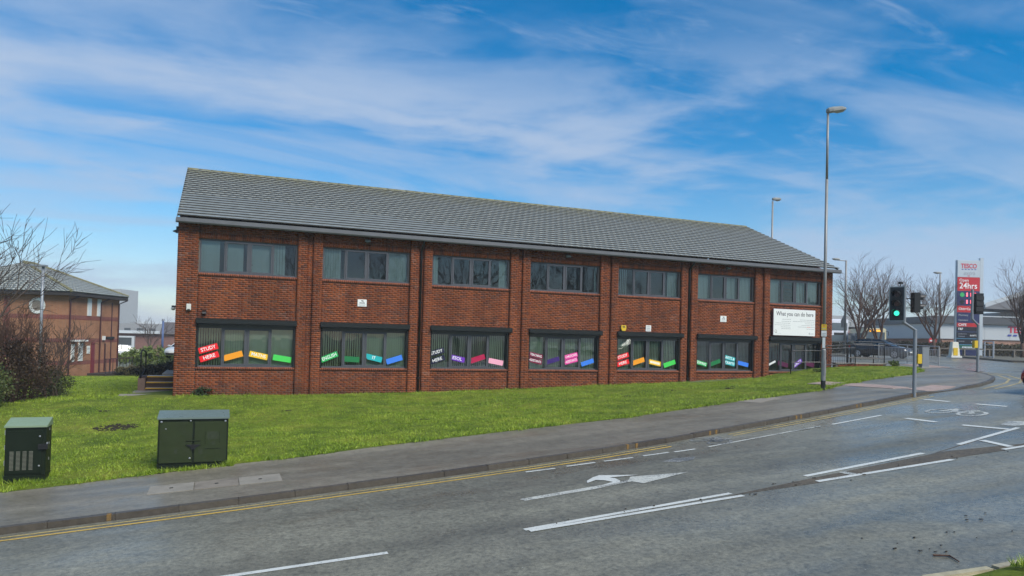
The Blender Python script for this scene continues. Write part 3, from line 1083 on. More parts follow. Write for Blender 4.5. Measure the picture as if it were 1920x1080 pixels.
for (x, y, s0) in ((2.8, -4.6, .05), (13.5, -5.2, .05), (14.3, -6.0, .07), (16.8, -5.1, .05), (-2.4, -3.1, .06), (6.2, -8.3, .05), (9.5, -6.8, .05), (18.6, -6.2, .07), (19.3, -5.4, .06)):
    for k in range(8):
        cl_.ball((x + rnd.gauss(0, s0 * 1.6), y + rnd.gauss(0, s0), float(zl(x, y)) + .05), s0 * rnd.uniform(.4, .8), 5, 3, (1.3, 1, .6))
c_ = cl_.build('soil_clods', M_SOIL, fix=False)
tag(c_, 'dark clods of scuffed soil on the lawn', 'soil', kind='stuff')
#@@BUILDING
# ------------------------------------------------------------------ the brick office building
P_, W_ = 4.317, 3.357
XL, XR, DEP = -.72, 29.97, 13.2
YP, YQ = -.05, -.15            # brick face of the panels / of the piers
ZB, ZT = -1.5, 5.13
LO0, LO1, UP0, UP1 = 0.0, 1.55, 3.375, 4.60
ORG = Vector((14.6, 0, -1.0))
off_b = empty('office_building', ORG, 'long two-storey red brick office with grey tiled pitched roof', 'building')
wins = [(b * P_, b * P_ + W_) for b in range(7)]
piers = [(XL, -.03)]
for b in range(6):
    e = wins[b][1] + .03
    n = wins[b + 1][0] - .03
    piers += [(e, e + .3375), (n - .3375, n)]
piers.append((wins[6][1] + .03, XR))
core = MB()
for b, (a, e) in enumerate(wins):                  # panels round the openings, mortar face
    a, e = a - .03, e + .03
    core.box(a, e, YP + .008, .25, ZB, LO0 - .002)
    core.box(a, e, YP + .008, .25, LO1, UP0 - .002)
    core.box(a, e, YP + .008, .25, UP1, ZT)
    core.box(a, a + .03, .02, .25, LO0, LO1); core.box(e - .03, e, .02, .25, LO0, LO1)
    core.box(a, a + .03, .02, .25, UP0, UP1); core.box(e - .03, e, .02, .25, UP0, UP1)
for a, e in piers:
    core.box(a + .012, e - .012, YQ + .008, .25, ZB, ZT)
chan = [(piers[1 + 2 * i][1], piers[2 + 2 * i][0]) for i in range(6)]
for a, e in chan:
    core.box(a, e, YP + .008, .25, ZB, ZT)
wall = core.build('wall', M_MORTAR, off_b, ORG)


def brick_tex(name, c1, c2, mort, scale=1.0):
    m, nt, b = mat_base(name)
    geo = N(nt, 'ShaderNodeNewGeometry')
    s = N(nt, 'ShaderNodeSeparateXYZ')
    nt.links.new(geo.outputs['Position'], s.inputs[0])
    cb = N(nt, 'ShaderNodeCombineXYZ')
    nt.links.new(nmath(nt, 'ADD', s.outputs[0], s.outputs[1]), cb.inputs[0])
    nt.links.new(s.outputs[2], cb.inputs[1])
    t = N(nt, 'ShaderNodeTexBrick')
    nt.links.new(cb.outputs[0], t.inputs['Vector'])
    t.inputs['Color1'].default_value = (*c1, 1); t.inputs['Color2'].default_value = (*c2, 1); t.inputs['Mortar'].default_value = (*mort, 1)
    t.inputs['Scale'].default_value = scale
    t.inputs['Brick Width'].default_value = .225; t.inputs['Row Height'].default_value = .075
    t.inputs['Mortar Size'].default_value = .010; t.inputs['Mortar Smooth'].default_value = .2
    g_ = nnoise(nt, 1.2, 6, .6)
    c = nmixc(nt, 1.0, t.outputs['Color'], nramp(nt, g_, [(.3, (.75, .75, .75)), (.7, (1.1, 1.1, 1.1))]), 'MULTIPLY')
    nt.links.new(c, b.inputs['Base Color'])
    b.inputs['Roughness'].default_value = .88
    nbump(nt, b, t.outputs['Fac'], -.3, .01)
    MATS[name] = m
    return m


M_BRICKTEX = brick_tex('brickwork_texture', (.36, .085, .03), (.22, .055, .025), (.27, .22, .185))
MB().box(XL, XL + .25, .25, DEP, ZB, ZT + .1).build('end_wall', M_BRICKTEX, off_b, ORG)
MB().box(XR - .25, XR, .25, DEP, ZB, ZT + .1).build('end_wall', M_BRICKTEX, off_b, ORG)
MB().box(XL, XR, DEP, DEP + .25, ZB, ZT).build('rear_wall', M_BRICKTEX, off_b, ORG)
for x in (XL, XR - .25):
    MB().prism([(x, .25, ZT + .1), (x, 6.586, 8.05), (x, DEP, ZT + .1)], (.25, 0, 0)).build('gable', M_BRICKTEX, off_b, ORG)

# every brick of the front: full stretchers, cut bats, soldiers over the windows, on-edge sills
B_full, B_cut, B_sill, B_sold = [], [], [], []


def field(x0, x1, z0, z1, y, phase=0):
    r0 = math.floor(z0 / .075 + 1e-6)
    r1 = math.ceil(z1 / .075 - 1e-6)
    for k in range(r0, r1):
        za, zb = max(k * .075, z0) + .005, min((k + 1) * .075, z1) - .005
        if zb - za < .015:
            continue
        s = x0 - (.1125 if (k + phase) % 2 else 0)
        while s < x1 - .01:
            a, e = max(s, x0) + .005, min(s + .225, x1) - .005
            if e - a > .02:
                dy = rnd.uniform(-.003, .003)
                bx = (a - (.005 if y == YQ and a - x0 < .006 else 0), e + (.005 if y == YQ and x1 - e < .006 else 0), y + dy, y + (.05 if y == YP else .13), za, zb)
                (B_full if abs(bx[1] - bx[0] - .215) < 1e-3 and abs(zb - za - .065) < 1e-3 else B_cut).append(bx)
            s += .225


for b, (a, e) in enumerate(wins):
    a, e = a - .03, e + .03
    field(a, e, ZB, LO0 - .1125, YP)
    field(a, e, LO1, UP0 - .1125, YP)
    field(a, e, UP1 + .225, ZT, YP, 1)
    for z1, lst, h, dy in ((LO0, B_sill, .1025, -.035), (UP0, B_sill, .1025, -.035), (UP1 + .225, B_sold, .215, 0)):
        n = int((e - a) / .075)
        st = (e - a) / n
        for i in range(n):
            lst.append((a + i * st + .004, a + (i + 1) * st - .004, YP + dy + rnd.uniform(-.002, .002), .06 if dy else YP + .05, z1 - h - (.005 if not dy else 0), z1 - .005))
for i, (a, e) in enumerate(piers):
    field(a, e, ZB, ZT, YQ, i)
for a, e in chan:
    field(a, e, ZB, ZT, YP)
B_full = np.array(B_full)
cen = np.stack([(B_full[:, 0] + B_full[:, 1]) / 2, B_full[:, 2], (B_full[:, 4] + B_full[:, 5]) / 2], 1)
dist = np.linalg.norm(cen - np.array(CAM_POS)[None], axis=1)
dist[cen[:, 2] < zf(cen[:, 0]) + .05] = 1e9
order = np.argsort(dist)
sel, rest = order[:300], order[300:]
V, F = boxes_np(np.array([(-.1075, .1075, 0, .05, -.0325, .0325)]))
bm0 = np_mesh('brick', V, F, M_BRICK)
bme = bm0.data
bpy.data.objects.remove(bm0)
for i in sel:
    piece('brick', bme, wall, (cen[i][0] - ORG.x, B_full[i][2] - ORG.y, cen[i][2] - ORG.z))
V, F = boxes_np(np.concatenate([B_full[rest], np.array(B_cut), np.array(B_sold)]) - np.array([ORG.x, ORG.x, ORG.y, ORG.y, ORG.z, ORG.z])[None])
np_mesh('brickwork', V, F, M_BRICK, wall, kind='stuff')
V, F = boxes_np(np.array(B_sill) - np.array([ORG.x, ORG.x, ORG.y, ORG.y, ORG.z, ORG.z])[None])
np_mesh('sill_brickwork', V, F, M_SILLBRICK, wall, kind='stuff')

# rooms behind the glass
MB().box(XL + .25, XR - .25, .25, 4.2, 2.75, 3.0).build('floor_slab', M_ROOM, off_b, ORG)
MB().box(XL + .25, XR - .25, 4.2, 4.35, -.9, ZT).build('corridor_wall', M_ROOM, off_b, ORG)
MB().box(XL + .25, XR - .25, .25, 4.2, -1.0, -.85).build('ground_floor', mat('carpet', (.05, .05, .06), .95), off_b, ORG)
MB().box(XL + .25, XR - .25, .25, 4.2, ZT - .12, ZT).build('ceiling', M_ROOM, off_b, ORG)
for x in (8.2, 16.8, 21.2, 25.5):
    MB().box(x - .06, x + .06, .3, 4.2, -.85, 2.75).build('partition', M_ROOM, off_b, ORG)
    MB().box(x - .06, x + .06, .3, 4.2, 3.0, ZT - .12).build('partition', M_ROOM, off_b, ORG)

# windows
UPB = {0: [(0, .82), (0, .78), (0, 1), (0, .52)], 1: [(0, .86), None, None, (0, 1)], 2: [(0, .34), None, None, (.55, 1)], 3: [(0, .12), None, None, (.9, 1)],
       4: [(0, .75), None, None, (.32, 1)], 5: [(0, 1), (0, .22), (.1, .88), (0, 1)], 6: [(0, 1), None, (.35, 1), (0, 1)]}


def blind(parent, x0, x1, y, z0, z1, material, turn):
    n = max(1, int((x1 - x0) / .085))
    st = (x1 - x0) / n
    b = MB()
    for i in range(n):
        c = x0 + (i + .5) * st
        a = R(turn + rnd.uniform(-6, 6))
        dx, dy = .046 * math.cos(a), .046 * math.sin(a)
        zz = z0 + rnd.uniform(-.004, .004)
        b.add([(c - dx, y - dy, zz), (c + dx, y + dy, zz), (c + dx, y + dy, z1), (c - dx, y - dy, z1)], [(0, 1, 2, 3)])
    b.box(x0, x1, y - .02, y + .02, z1, z1 + .03)
    return b.build('blind', material, parent, ORG, fix=False)


for b, (a, e) in enumerate(wins):
    for lev in (0, 1):
        z0, z1 = ((LO0, LO1), (UP0, UP1))[lev]
        fr = MB()
        y0, y1 = (.015, .085)
        hd = .05 if lev else .16
        fr.box(a, e, y0, y1, z1 - hd, z1)                      # head
        fr.box(a, e, y0 - .012, y1, z0, z0 + .055)             # cill
        fr.box(a, a + .05, y0, y1, z0 + .055, z1 - hd); fr.box(e - .05, e, y0, y1, z0 + .055, z1 - hd)
        q4 = (e - a) / 4
        for k, w in ((1, .05), (2, .075), (3, .05)):
            fr.box(a + k * q4 - w / 2, a + k * q4 + w / 2, y0, y1, z0 + .055, z1 - hd)
        fro = fr.build('window', M_FRAME, off_b, ORG)
        for k in range(4):
            pa, pe = a + k * q4 + .03, a + (k + 1) * q4 - .03
            pz0, pz1 = z0 + .055, z1 - hd
            if k in (1, 2):                                    # opening casements, proud of the fixed lights
                cs = MB()
                for bx in ((pa, pa + .055, pz0, pz1), (pe - .055, pe, pz0, pz1), (pa + .055, pe - .055, pz0, pz0 + .055), (pa + .055, pe - .055, pz1 - .055, pz1)):
                    cs.box(bx[0], bx[1], y0 - .014, y1 - .012, bx[2], bx[3])
                cs.build('casement', M_FRAME, fro, ORG)
                MB().box(pe - .09 if k == 1 else pa + .04, pe - .04 if k == 1 else pa + .09, y0 - .03, y0 - .014, pz0 + .3, pz0 + .33).build('handle', M_FRAME, fro, ORG)
            ti = rnd.uniform(-.004, .004)
            g = MB().add([(pa, .045 + ti, pz0), (pe, .045 - ti, pz0), (pe, .045 - ti, pz1), (pa, .045 + ti, pz1)], [(0, 1, 2, 3)])
            g.build('pane', M_GLASS, fro, ORG, fix=False)
            if lev:
                cv = UPB[b][k]
                if cv:
                    blind(fro, pa + (pe - pa) * cv[0], pa + (pe - pa) * cv[1], .20, pz0 - .05, z1 + .02, M_BLIND, 12 if (b, k) != (4, 0) else 42)
            else:
                turn = {0: (58, 30, 14, 12), 1: (55, 48, 14, 14), 2: (42, 50, 56, 35), 3: (14, 20, 22, 22), 4: (24, 24, 24, 26), 5: (30, 30, 30, 30), 6: (30, 30, 30, 30)}[b][k]
                blind(fro, pa, pe, .22, pz0 - .05, z1 - .04, M_BLIND_G if b < 5 else mat('blind_fabric_dim', (.26, .28, .25), .9), turn)
        if not lev:
            # roller-shutter box and side guides
            sb = MB().prism([(a - .05, YQ - .13, LO1 + .0), (a - .05, YQ - .13, LO1 + .165), (a - .05, YP - .002, LO1 + .20), (a - .05, YP - .002, LO1 - .02), (a - .05, YQ - .06, LO1 - .02)], (e - a + (.10 if b < 2 else .17), 0, 0)).build('shutter_box', M_SHUT, off_b, ORG, bevel=.008)
            MB().box(a + .05, e - .05, YQ - .05, YQ - .01, LO1 - .06, LO1 - .021).build('shutter_end_slat', M_BLACK, sb, ORG)
            for xx in (a - .028, e - .045):
                MB().box(xx, xx + .073, YP - .045, .013, LO0 - .003, LO1 - .021).build('shutter_guide', M_SHUT, sb, ORG)

# eaves, gutter, downpipes
EY, EZ, RY_, RZ_ = -.45, 5.273, 6.586, 8.364
MB().box(XL - .08, XR + .13, EY + .05, EY + .085, 5.06, 5.20).build('fascia', M_FASCIA, off_b, ORG)
MB().box(XL - .02, XR + .05, EY + .085, -.02, ZT, ZT + .02).build('soffit', M_SOFFIT, off_b, ORG)
gt = MB()
prof = [(EY + .05, 5.235), (EY - .09, 5.235), (EY - .09, 5.10), (EY - .06, 5.055), (EY + .05, 5.055)]
gt.prism([(XL - .06, y, z) for y, z in prof], (XR - XL + .24, 0, 0))
gt.build('gutter', M_FASCIA, off_b, ORG)
for x in (chan[1][0] + .11, chan[4][0] + .11):
    dp = MB().path([(x, EY - .01, 5.10), (x, EY + .02, 5.0), (x, YP - .10, 4.78), (x, YP - .06, 4.66), (x, YP - .06, ZB)], .042, 10).build('downpipe', M_PIPE, off_b, ORG, smooth=True)
    for z in (4.4, 2.6, .9, -.4):
        MB().tube((x, YP - .06, z), (x, YP - .06, z + .07), .052, n=10).build('pipe_clip', M_PIPE, dp, ORG)
        MB().box(x - .09, x + .09, YP - .02, YP - .001, z + .015, z + .055).build('pipe_bracket', M_PIPE, dp, ORG)

# roof: underlay plus interlocking tiles course by course
slope = Vector((0, RY_ - EY, RZ_ - EZ))
SL = slope.length
sdir = slope.normalized()
nrm = Vector((0, -sdir.z, sdir.y))
roof = MB().add([(XL - .02, EY + .1, EZ + .03), (XR + .02, EY + .1, EZ + .03), (XR + .02, RY_, RZ_ - .04), (XL - .02, RY_, RZ_ - .04),
                 (XL - .02, 2 * RY_ - EY, EZ), (XR + .02, 2 * RY_ - EY, EZ)], [(0, 1, 2, 3), (3, 2, 5, 4)]).build('roof', M_FASCIA, off_b, ORG, fix=False)
ROWS = 22
gauge = SL / ROWS
TW = .300
x_l, x_r = XL - .03, XR + .04
tilt = .045
# one tile: local x across, y up the slope, z out
TL = gauge + .075
tv = [(-TW / 2 + .0003, 0, 0), (TW / 2 - .0003, 0, 0), (TW / 2 - .0003, TL, 0), (-TW / 2 + .0003, TL, 0)]
tb = MB().add([(x, y, z) for x, y, z in tv] + [(x, y, .040) for x, y, z in tv], [tuple(f) for f in BOXF])
tmo = tb.build('tile', M_TILE, fix=False)
tile_me = tmo.data
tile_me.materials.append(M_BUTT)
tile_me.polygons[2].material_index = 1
bpy.data.objects.remove(tmo)
Tv = np.array([v.co[:] for v in tile_me.vertices])
tloc = []
for rrow in range(ROWS):
    n = int(math.ceil((x_r - x_l) / TW)) + 1
    for i in range(n):
        c = x_l + (i + (.0 if rrow % 2 else .5)) * TW
        a, e = max(c - TW / 2, x_l), min(c + TW / 2, x_r)
        if e - a > .06:
            tloc.append((rrow, (a + e) / 2, (e - a) / TW))
base0 = Vector((0, EY - .03, EZ - .005))
# tilt each tile a little less steep than the roof so the lower edge stands proud
ty = (sdir * TL + nrm * (-tilt)).normalized()
tz = Vector((1, 0, 0)).cross(ty)
mats = []
for (rrow, cx_, k) in tloc:
    o_ = base0 + sdir * (rrow * gauge) + nrm * (tilt + rnd.uniform(-.0006, .0008)) + Vector((cx_, 0, 0))
    mats.append((o_, k, rnd.uniform(-.002, .002)))
dd = np.array([(Vector(o_) - CAM_POS).length for o_, k, r_ in mats])
fullk = np.array([k > .99 for _, k, _ in mats])
dd[~fullk] = 1e9
order = np.argsort(dd)
sel = set(order[:300].tolist())
Vs, Fs, off = [], [], 0
for i, (o_, k, r_) in enumerate(mats):
    mt = Matrix((Vector((1, 0, r_ * .2)), ty, tz)).transposed().to_4x4()
    mt.translation = o_ - ORG
    if i in sel:
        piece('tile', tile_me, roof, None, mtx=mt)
    else:
        A = np.array(mt)[:3]
        v_ = Tv * np.array([k, 1, 1])
        Vs.append(v_ @ A[:, :3].T + A[:, 3]); Fs.append(BOXF + off); off += 8
tcs = np_mesh('tile_courses', np.concatenate(Vs), np.concatenate(Fs), M_TILE, roof, kind='stuff')
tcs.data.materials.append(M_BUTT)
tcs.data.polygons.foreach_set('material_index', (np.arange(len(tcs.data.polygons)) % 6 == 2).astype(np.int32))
# back slope, simply stepped
Vs, Fs, off = [], [], 0
for rrow in range(ROWS):
    y0 = 2 * RY_ - EY - rrow * gauge * sdir.y
    z0 = EZ + rrow * gauge * sdir.z
    v_ = np.array([(x_l, y0, z0 + .02), (x_r, y0, z0 + .02), (x_r, y0 - gauge * sdir.y * 1.15, z0 + gauge * sdir.z * 1.05), (x_l, y0 - gauge * sdir.y * 1.15, z0 + gauge * sdir.z * 1.05)])
    v_ = np.concatenate([v_, v_ + np.array([0, 0, .025])]) - np.array(ORG)
    Vs.append(v_); Fs.append(BOXF + off); off += 8
np_mesh('rear_courses', np.concatenate(Vs), np.concatenate(Fs), M_TILE, roof, kind='stuff')
# ridge tiles
rp = []
for k in range(9):
    a = math.pi * k / 8
    rp.append((.135 * math.cos(a), .11 * math.sin(a) - .045))
rid = MB().add([(0, y, z) for y, z in rp] + [(.455, y, z) for y, z in rp], [(k, k + 1, 10 + k, 9 + k) for k in range(8)])
rido = rid.build('ridge_tile', M_RIDGE, smooth=True)
md = rido.modifiers.new('s', 'SOLIDIFY'); md.thickness = .016
dg = bpy.context.evaluated_depsgraph_get()
ridme = bpy.data.meshes.new_from_object(rido.evaluated_get(dg))
bpy.data.objects.remove(rido)
nrid = int((x_r - x_l) / .46)
for i in range(nrid):
    piece('ridge_tile', ridme, roof, (x_l + i * (x_r - x_l) / nrid - ORG.x, RY_ - ORG.y, RZ_ + .03 + rnd.uniform(-.004, .004) - ORG.z))
# verge edges
for x in (x_l - .015, x_r + .001):
    MB().add([(x, EY, EZ - .06), (x, RY_, RZ_ - .06), (x, RY_, RZ_ + .02), (x, EY, EZ + .02), (x + .014, EY, EZ - .06), (x + .014, RY_, RZ_ - .06), (x + .014, RY_, RZ_ + .02), (x + .014, EY, EZ + .02)], [tuple(f) for f in BOXF]).build('verge', M_CONC, roof, ORG)

# ------------------------------------------------------------------ window signs
SIGN_COL = {'red': (.80, .008, .014), 'orange': (.85, .32, .010), 'yellow': (.88, .52, .014), 'lime green': (.06, .60, .09), 'green': (.012, .40, .09), 'dark green': (.006, .16, .045),
            'turquoise': (.012, .40, .42), 'blue': (.04, .20, .75), 'navy': (.006, .006, .035), 'purple': (.15, .03, .42), 'dark purple': (.035, .008, .14), 'crimson': (.42, .003, .06),
            'pale pink': (.85, .38, .50), 'maroon': (.19, .004, .04), 'pink': (.78, .055, .34), 'plum': (.085, .006, .045), 'black': (.008, .008, .010)}
M_LET = mat('sign_white_letters', (.90, .91, .89), .5, var=.02)
ORD = ['first', 'second', 'third', 'fourth', 'fifth', 'sixth', 'seventh']
#      bay, text, colour, x, z, angle, label
SIGNS = [
    (0, 'STUDY', 'red', (0.386, 0.653), 17), (0, 'HERE', 'red', (0.427, 0.356), 18), (0, '', 'orange', (1.232, 0.398), 16), (0, 'MATHS', 'yellow', (2.104, 0.425), -13), (0, '', 'lime green', (2.942, 0.318), -10),
    (1, 'ENGLISH', 'green', (4.668, 0.410), 22), (1, '', 'dark green', (5.484, 0.331), -4), (1, 'IT', 'turquoise', (6.375, 0.390), -14), (1, '', 'blue', (7.195, 0.336), 16),
    (2, 'STUDY', 'navy', (8.923, 0.661), 16), (2, 'HERE', 'navy', (8.959, 0.354), 17), (2, 'ESOL', 'purple', (9.805, 0.413), -13), (2, '', 'crimson', (10.699, 0.418), 17), (2, '', 'pale pink', (11.512, 0.297), -11),
    (3, 'TEACHING', 'maroon', (13.352, 0.593), -13), (3, 'ASSISTANTS', 'maroon', (13.321, 0.359), -13), (3, '', 'dark purple', (14.156, 0.387), 15), (3, 'CHILDCARE', 'pink', (15.042, 0.599), 13), (3, 'ASSISTANTS', 'pink', (15.048, 0.380), 13), (3, '', 'blue', (15.855, 0.321), 16),
    (4, 'STUDY', 'red', (17.644, 0.613), 16), (4, 'HERE', 'red', (17.666, 0.315), 14), (4, '', 'orange', (18.480, 0.401), 16), (4, '#', 'yellow', (19.371, 0.346), -12), (4, '', 'lime green', (20.176, 0.312), 16),
    (5, 'SEWING', 'green', (21.974, 0.351), -14), (5, '', 'dark green', (22.771, 0.388), 17), (5, 'ARTS &', 'turquoise', (23.641, 0.609), -13), (5, 'CRAFTS', 'turquoise', (23.631, 0.372), -12), (5, '', 'blue', (24.449, 0.347), -12),
    (6, '#', 'black', (26.209, 0.397), 22), (6, '', 'plum', (26.947, 0.360), -14), (6, 'BEAUTY', 'purple', (27.866, 0.404), 30), (6, '', 'plum', (28.667, 0.377), -13)]
for (bay, s, cn, (x, z), ang) in SIGNS:
    o = empty('window_sign', (x, .03, z))
    a = R(ang + 1.0)
    rx_, uz = Vector((math.cos(a), 0, math.sin(a))), Vector((-math.sin(a), 0, math.cos(a)))
    w, h = (.66, .215) if bay not in (3, 5) else (.64, .195)
    mm = mat('sign_' + cn.replace(' ', '_'), SIGN_COL[cn], .45, var=.04, scale=2)
    MB().obox((0, 0, 0), rx_ * w / 2, Vector((0, .003, 0)), uz * h / 2).build('panel', mm, o)
    f_ = facing((0, -.0045, -.0) , rx_, uz)
    if s == '#':
        for k in range(9):
            c = rx_ * (-.235 + k * .059)
            MB().obox(c + Vector((0, -.005, 0)), rx_ * .022, Vector((0, .001, 0)), uz * .05).build('lettering', M_LET, o)
    elif s:
        text_obj(s, .18 if len(s) < 8 else .14, M_LET, 'lettering', o, f_, .008, .001, width=min(.56, .102 * len(s)) if len(s) != 2 else .13)
    where = '%s ground-floor window from the left' % ORD[bay]
    ex = ''
    if bay == 6 and cn == 'plum':
        ex = ' nearer the lamp column' if x > 27 else ' nearer the black sign'
    lab = ('%s sign reading %s in the %s' % (cn, s.replace('&', 'AND'), where)) if s and s != '#' else ('blank %s sign%s in the %s' % (cn, ex, where) if not s else '%s sign with small white lettering in the %s' % (cn, where))
    tag(o, lab, 'sign', 'coloured signs stuck in the ground-floor windows')

# wall-mounted things
YW = YP - .006
bd = empty('notice_board', (27.41, YQ - .05, 1.80), 'large white board reading What you can do here on the brick wall', 'board')
MB().box(-1.345, 1.345, -.02, .02, 0, 1.305).build('panel', M_WHITE, bd, bevel=.004)
MB().box(-1.365, 1.365, .021, .055, -.02, 1.325).build('frame', mat('board_edge_maroon', (.09, .01, .03), .5), bd)
for x in (-1.0, 1.0):
    MB().box(x - .05, x + .05, .056, .10, .1, 1.2).build('fixing', M_BLACK, bd)
M_INK = mat('ink_dark', (.022, .022, .03), .6, var=.05)
M_INKG = mat('ink_grey', (.36, .38, .38), .6, var=.05)
M_INKR = mat('ink_red', (.62, .12, .10), .6, var=.05)
text_obj('What you can do here', .30, M_INK, 'lettering', bd, facing((.02, -.0215, 1.07), (1, 0, 0), (0, 0, 1)), .006, .0005, width=2.40)
rows = [(-.25, .80, .55), (-.25, .70, .58), (-.27, .61, .95), (-.27, .515, 1.0), (-.25, .42, .62), (-.25, .335, .60),
        (1.30, .80, .95), (1.30, .715, 1.42), (1.30, .62, .62), (1.30, .53, .85), (1.30, .445, 1.10), (1.30, .35, .52)]
for i, (xe, z, w) in enumerate(rows):
    x = xe - w
    k = 0
    while x < xe - .02:
        ww = min(rnd.uniform(.05, .15), xe - x)
        MB().box(x, x + ww, -.0215, -.0205, z - .012, z + .012).build('small_print', M_INKR if (i == 10 and .70 < x < .95) else M_INKG, bd)
        x += ww + .025
lg = MB()
for k in range(14):
    a0, a1 = 2 * math.pi * k / 14, 2 * math.pi * (k + 1) / 14
    lg.path([(-1.20 + .055 * math.cos(a0), -.0215, .20 + .075 * math.sin(a0)), (-1.20 + .055 * math.cos(a1), -.0215, .20 + .075 * math.sin(a1))], .006, 4)
lg.path([(-1.19, -.0215, .15), (-1.15, -.0215, .10)], .007, 4)
lg.build('emblem', M_INK, bd)
MB().box(-1.10, -.85, -.0215, -.0205, .085, .095).build('small_print', M_INKG, bd)
MB().prism([(.94, -.0215, .07), (.99, -.0215, .07), (1.0, -.0215, .16), (.965, -.0215, .18), (.93, -.0215, .16)], (0, .001, 0)).build('emblem', M_INKG, bd)
MB().box(1.03, 1.25, -.0215, -.0205, .10, .13).build('small_print', M_INKG, bd)

for (x, z, w, h, lab) in ((5.84, 2.385, .35, .275, 'small white camera-warning notice on the second bay of brickwork'), (23.13, 2.35, .36, .29, 'small white camera-warning notice on the sixth bay of brickwork')):
    o = empty('warning_notice', (x, YW - .012, z), lab, 'notice', 'camera-warning notices on the brick wall')
    MB().box(-w / 2, w / 2, -.006, .012, 0, h).build('panel', M_WHITE, o, bevel=.002)
    MB().prism([(-.055, -.0075, h * .86), (.055, -.0075, h * .86), (.035, -.0075, h * .74), (0, -.0075, h * .70), (-.02, -.0075, h * .74)], (0, .001, 0)).build('camera_symbol', M_INK, o)
    MB().tube((.05, -.0075, h * .66), (.05, -.0065, h * .66), .016).build('camera_symbol', M_INK, o)
    for k, (zz, w2) in enumerate(((.50, .30), (.32, .38), (.20, .36), (.10, .30))):
        MB().box(-w * w2, w * w2, -.0075, -.0065, h * zz - (.014 if not k else .006), h * zz + (.014 if not k else .006)).build('small_print', M_INKG if k else M_INK, o)

for b, x, lab in ((1, 5.97, 'second'), (3, 14.68, 'fourth'), (5, 23.28, 'sixth')):
    o = empty('security_light', (x, YW, 4.89), 'small grey security light above the %s upper-floor window from the left' % lab, 'lamp', 'security lights under the eaves')
    MB().box(-.05, .05, -.05, 0, -.02, .10).build('bracket', M_FASCIA, o)
    MB().prism([(-.10, -.05, .02), (-.10, -.21, -.01), (-.10, -.22, .035), (-.10, -.12, .10), (-.10, -.05, .10)], (.20, 0, 0)).build('housing', mat('lamp_housing', (.20, .22, .22), .45), o, bevel=.01)
    MB().add([(-.085, -.07, .012), (.085, -.07, .012), (.085, -.20, -.013), (-.085, -.20, -.013)], [(0, 1, 2, 3)]).build('lens', mat('lamp_lens', (.32, .38, .36), .25), o)
    MB().tube((0, -.02, .10), (0, -.02, .24), .008, n=6).build('cable', M_BLACK, o)
o = empty('security_camera', (-.296, YQ - .003, 2.10), 'white box security camera on the left brick pier', 'camera')
MB().box(-.04, .04, -.09, 0, .03, .09).build('bracket', M_OFFW, o)
MB().prism([(-.075, -.09, -.10), (-.075, -.03, -.10), (-.075, -.03, .12), (-.075, -.11, .13)], (.15, 0, 0)).build('housing', M_OFFW, o, bevel=.012)
MB().box(-.045, .045, -.094, -.088, -.095, -.055).build('lens_window', M_BLACK, o)
o = empty('dome_camera', (XL - .002, .6, 2.05), 'small dome camera on the left end wall', 'camera')
MB().box(-.16, 0, -.06, .06, .06, .12).build('bracket', M_BLACK, o)
MB().ball((-.11, 0, .02), .075, 12, 8).build('dome', M_OFFW, o, smooth=True)
o = empty('flood_lamp', (XL - .002, .35, 4.85), 'dark lamp bracketed to the left end wall under the eaves', 'lamp')
MB().prism([(-.20, -.1, -.02), (-.05, -.1, -.08), (0, -.1, -.02), (-.03, -.1, .06)], (0, .2, 0)).build('housing', M_BLACK, o)
MB().tube((-.04, 0, .05), (-.04, 0, .16), .05, .05, 8).build('sensor', M_BLACK, o)
o = empty('wall_outlet', (.214, YW, 1.96), 'round dark outlet on the brick wall by the left pier', 'outlet')
MB().tube((0, 0, 0), (0, -.10, -.02), .085, .07, 14).build('cowl', mat('outlet_brown', (.018, .006, .005), .5), o)
MB().prism([(-.07, -.10, .0), (.07, -.10, .0), (.07, -.14, -.06), (-.07, -.14, -.06)], (0, .02, -.02)).build('lip', M_BLACK, o)
o = empty('alarm_box', (17.565, YW, 1.76), 'yellow shield-shaped alarm box over the fifth shutter box', 'alarm')
sh = [(-.13, .26), (.13, .26), (.14, .12), (.085, .0), (-.085, .0), (-.14, .12)]
MB().prism([(x, -.10, z) for x, z in sh], (0, .04, 0)).build('cover', M_YEL, o, bevel=.012)
MB().prism([(x * .9 + .0, -.06, z - .04) for x, z in sh], (0, .06, 0)).build('base', M_BLACK, o)
MB().box(-.07, .06, -.104, -.099, .19, .225).build('mark', M_INK, o)
MB().box(-.05, .07, -.104, -.099, .14, .165).build('mark', M_INK, o)
o = empty('air_vent', (18.918, YW, 1.78), 'small white square air vent in the fifth bay brickwork', 'vent')
MB().box(-.14, .14, -.02, 0, 0, .28).build('plate', M_WHITE, o)
for i in range(3):
    for j in range(3):
        MB().box(-.10 + i * .07, -.05 + i * .07, -.024, -.019, .04 + j * .075, .085 + j * .075).build('slot', M_INKG, o)

# ------------------------------------------------------------------ street cabinets
def zpl(x, y):
    return float(zl(x, y)) + .02


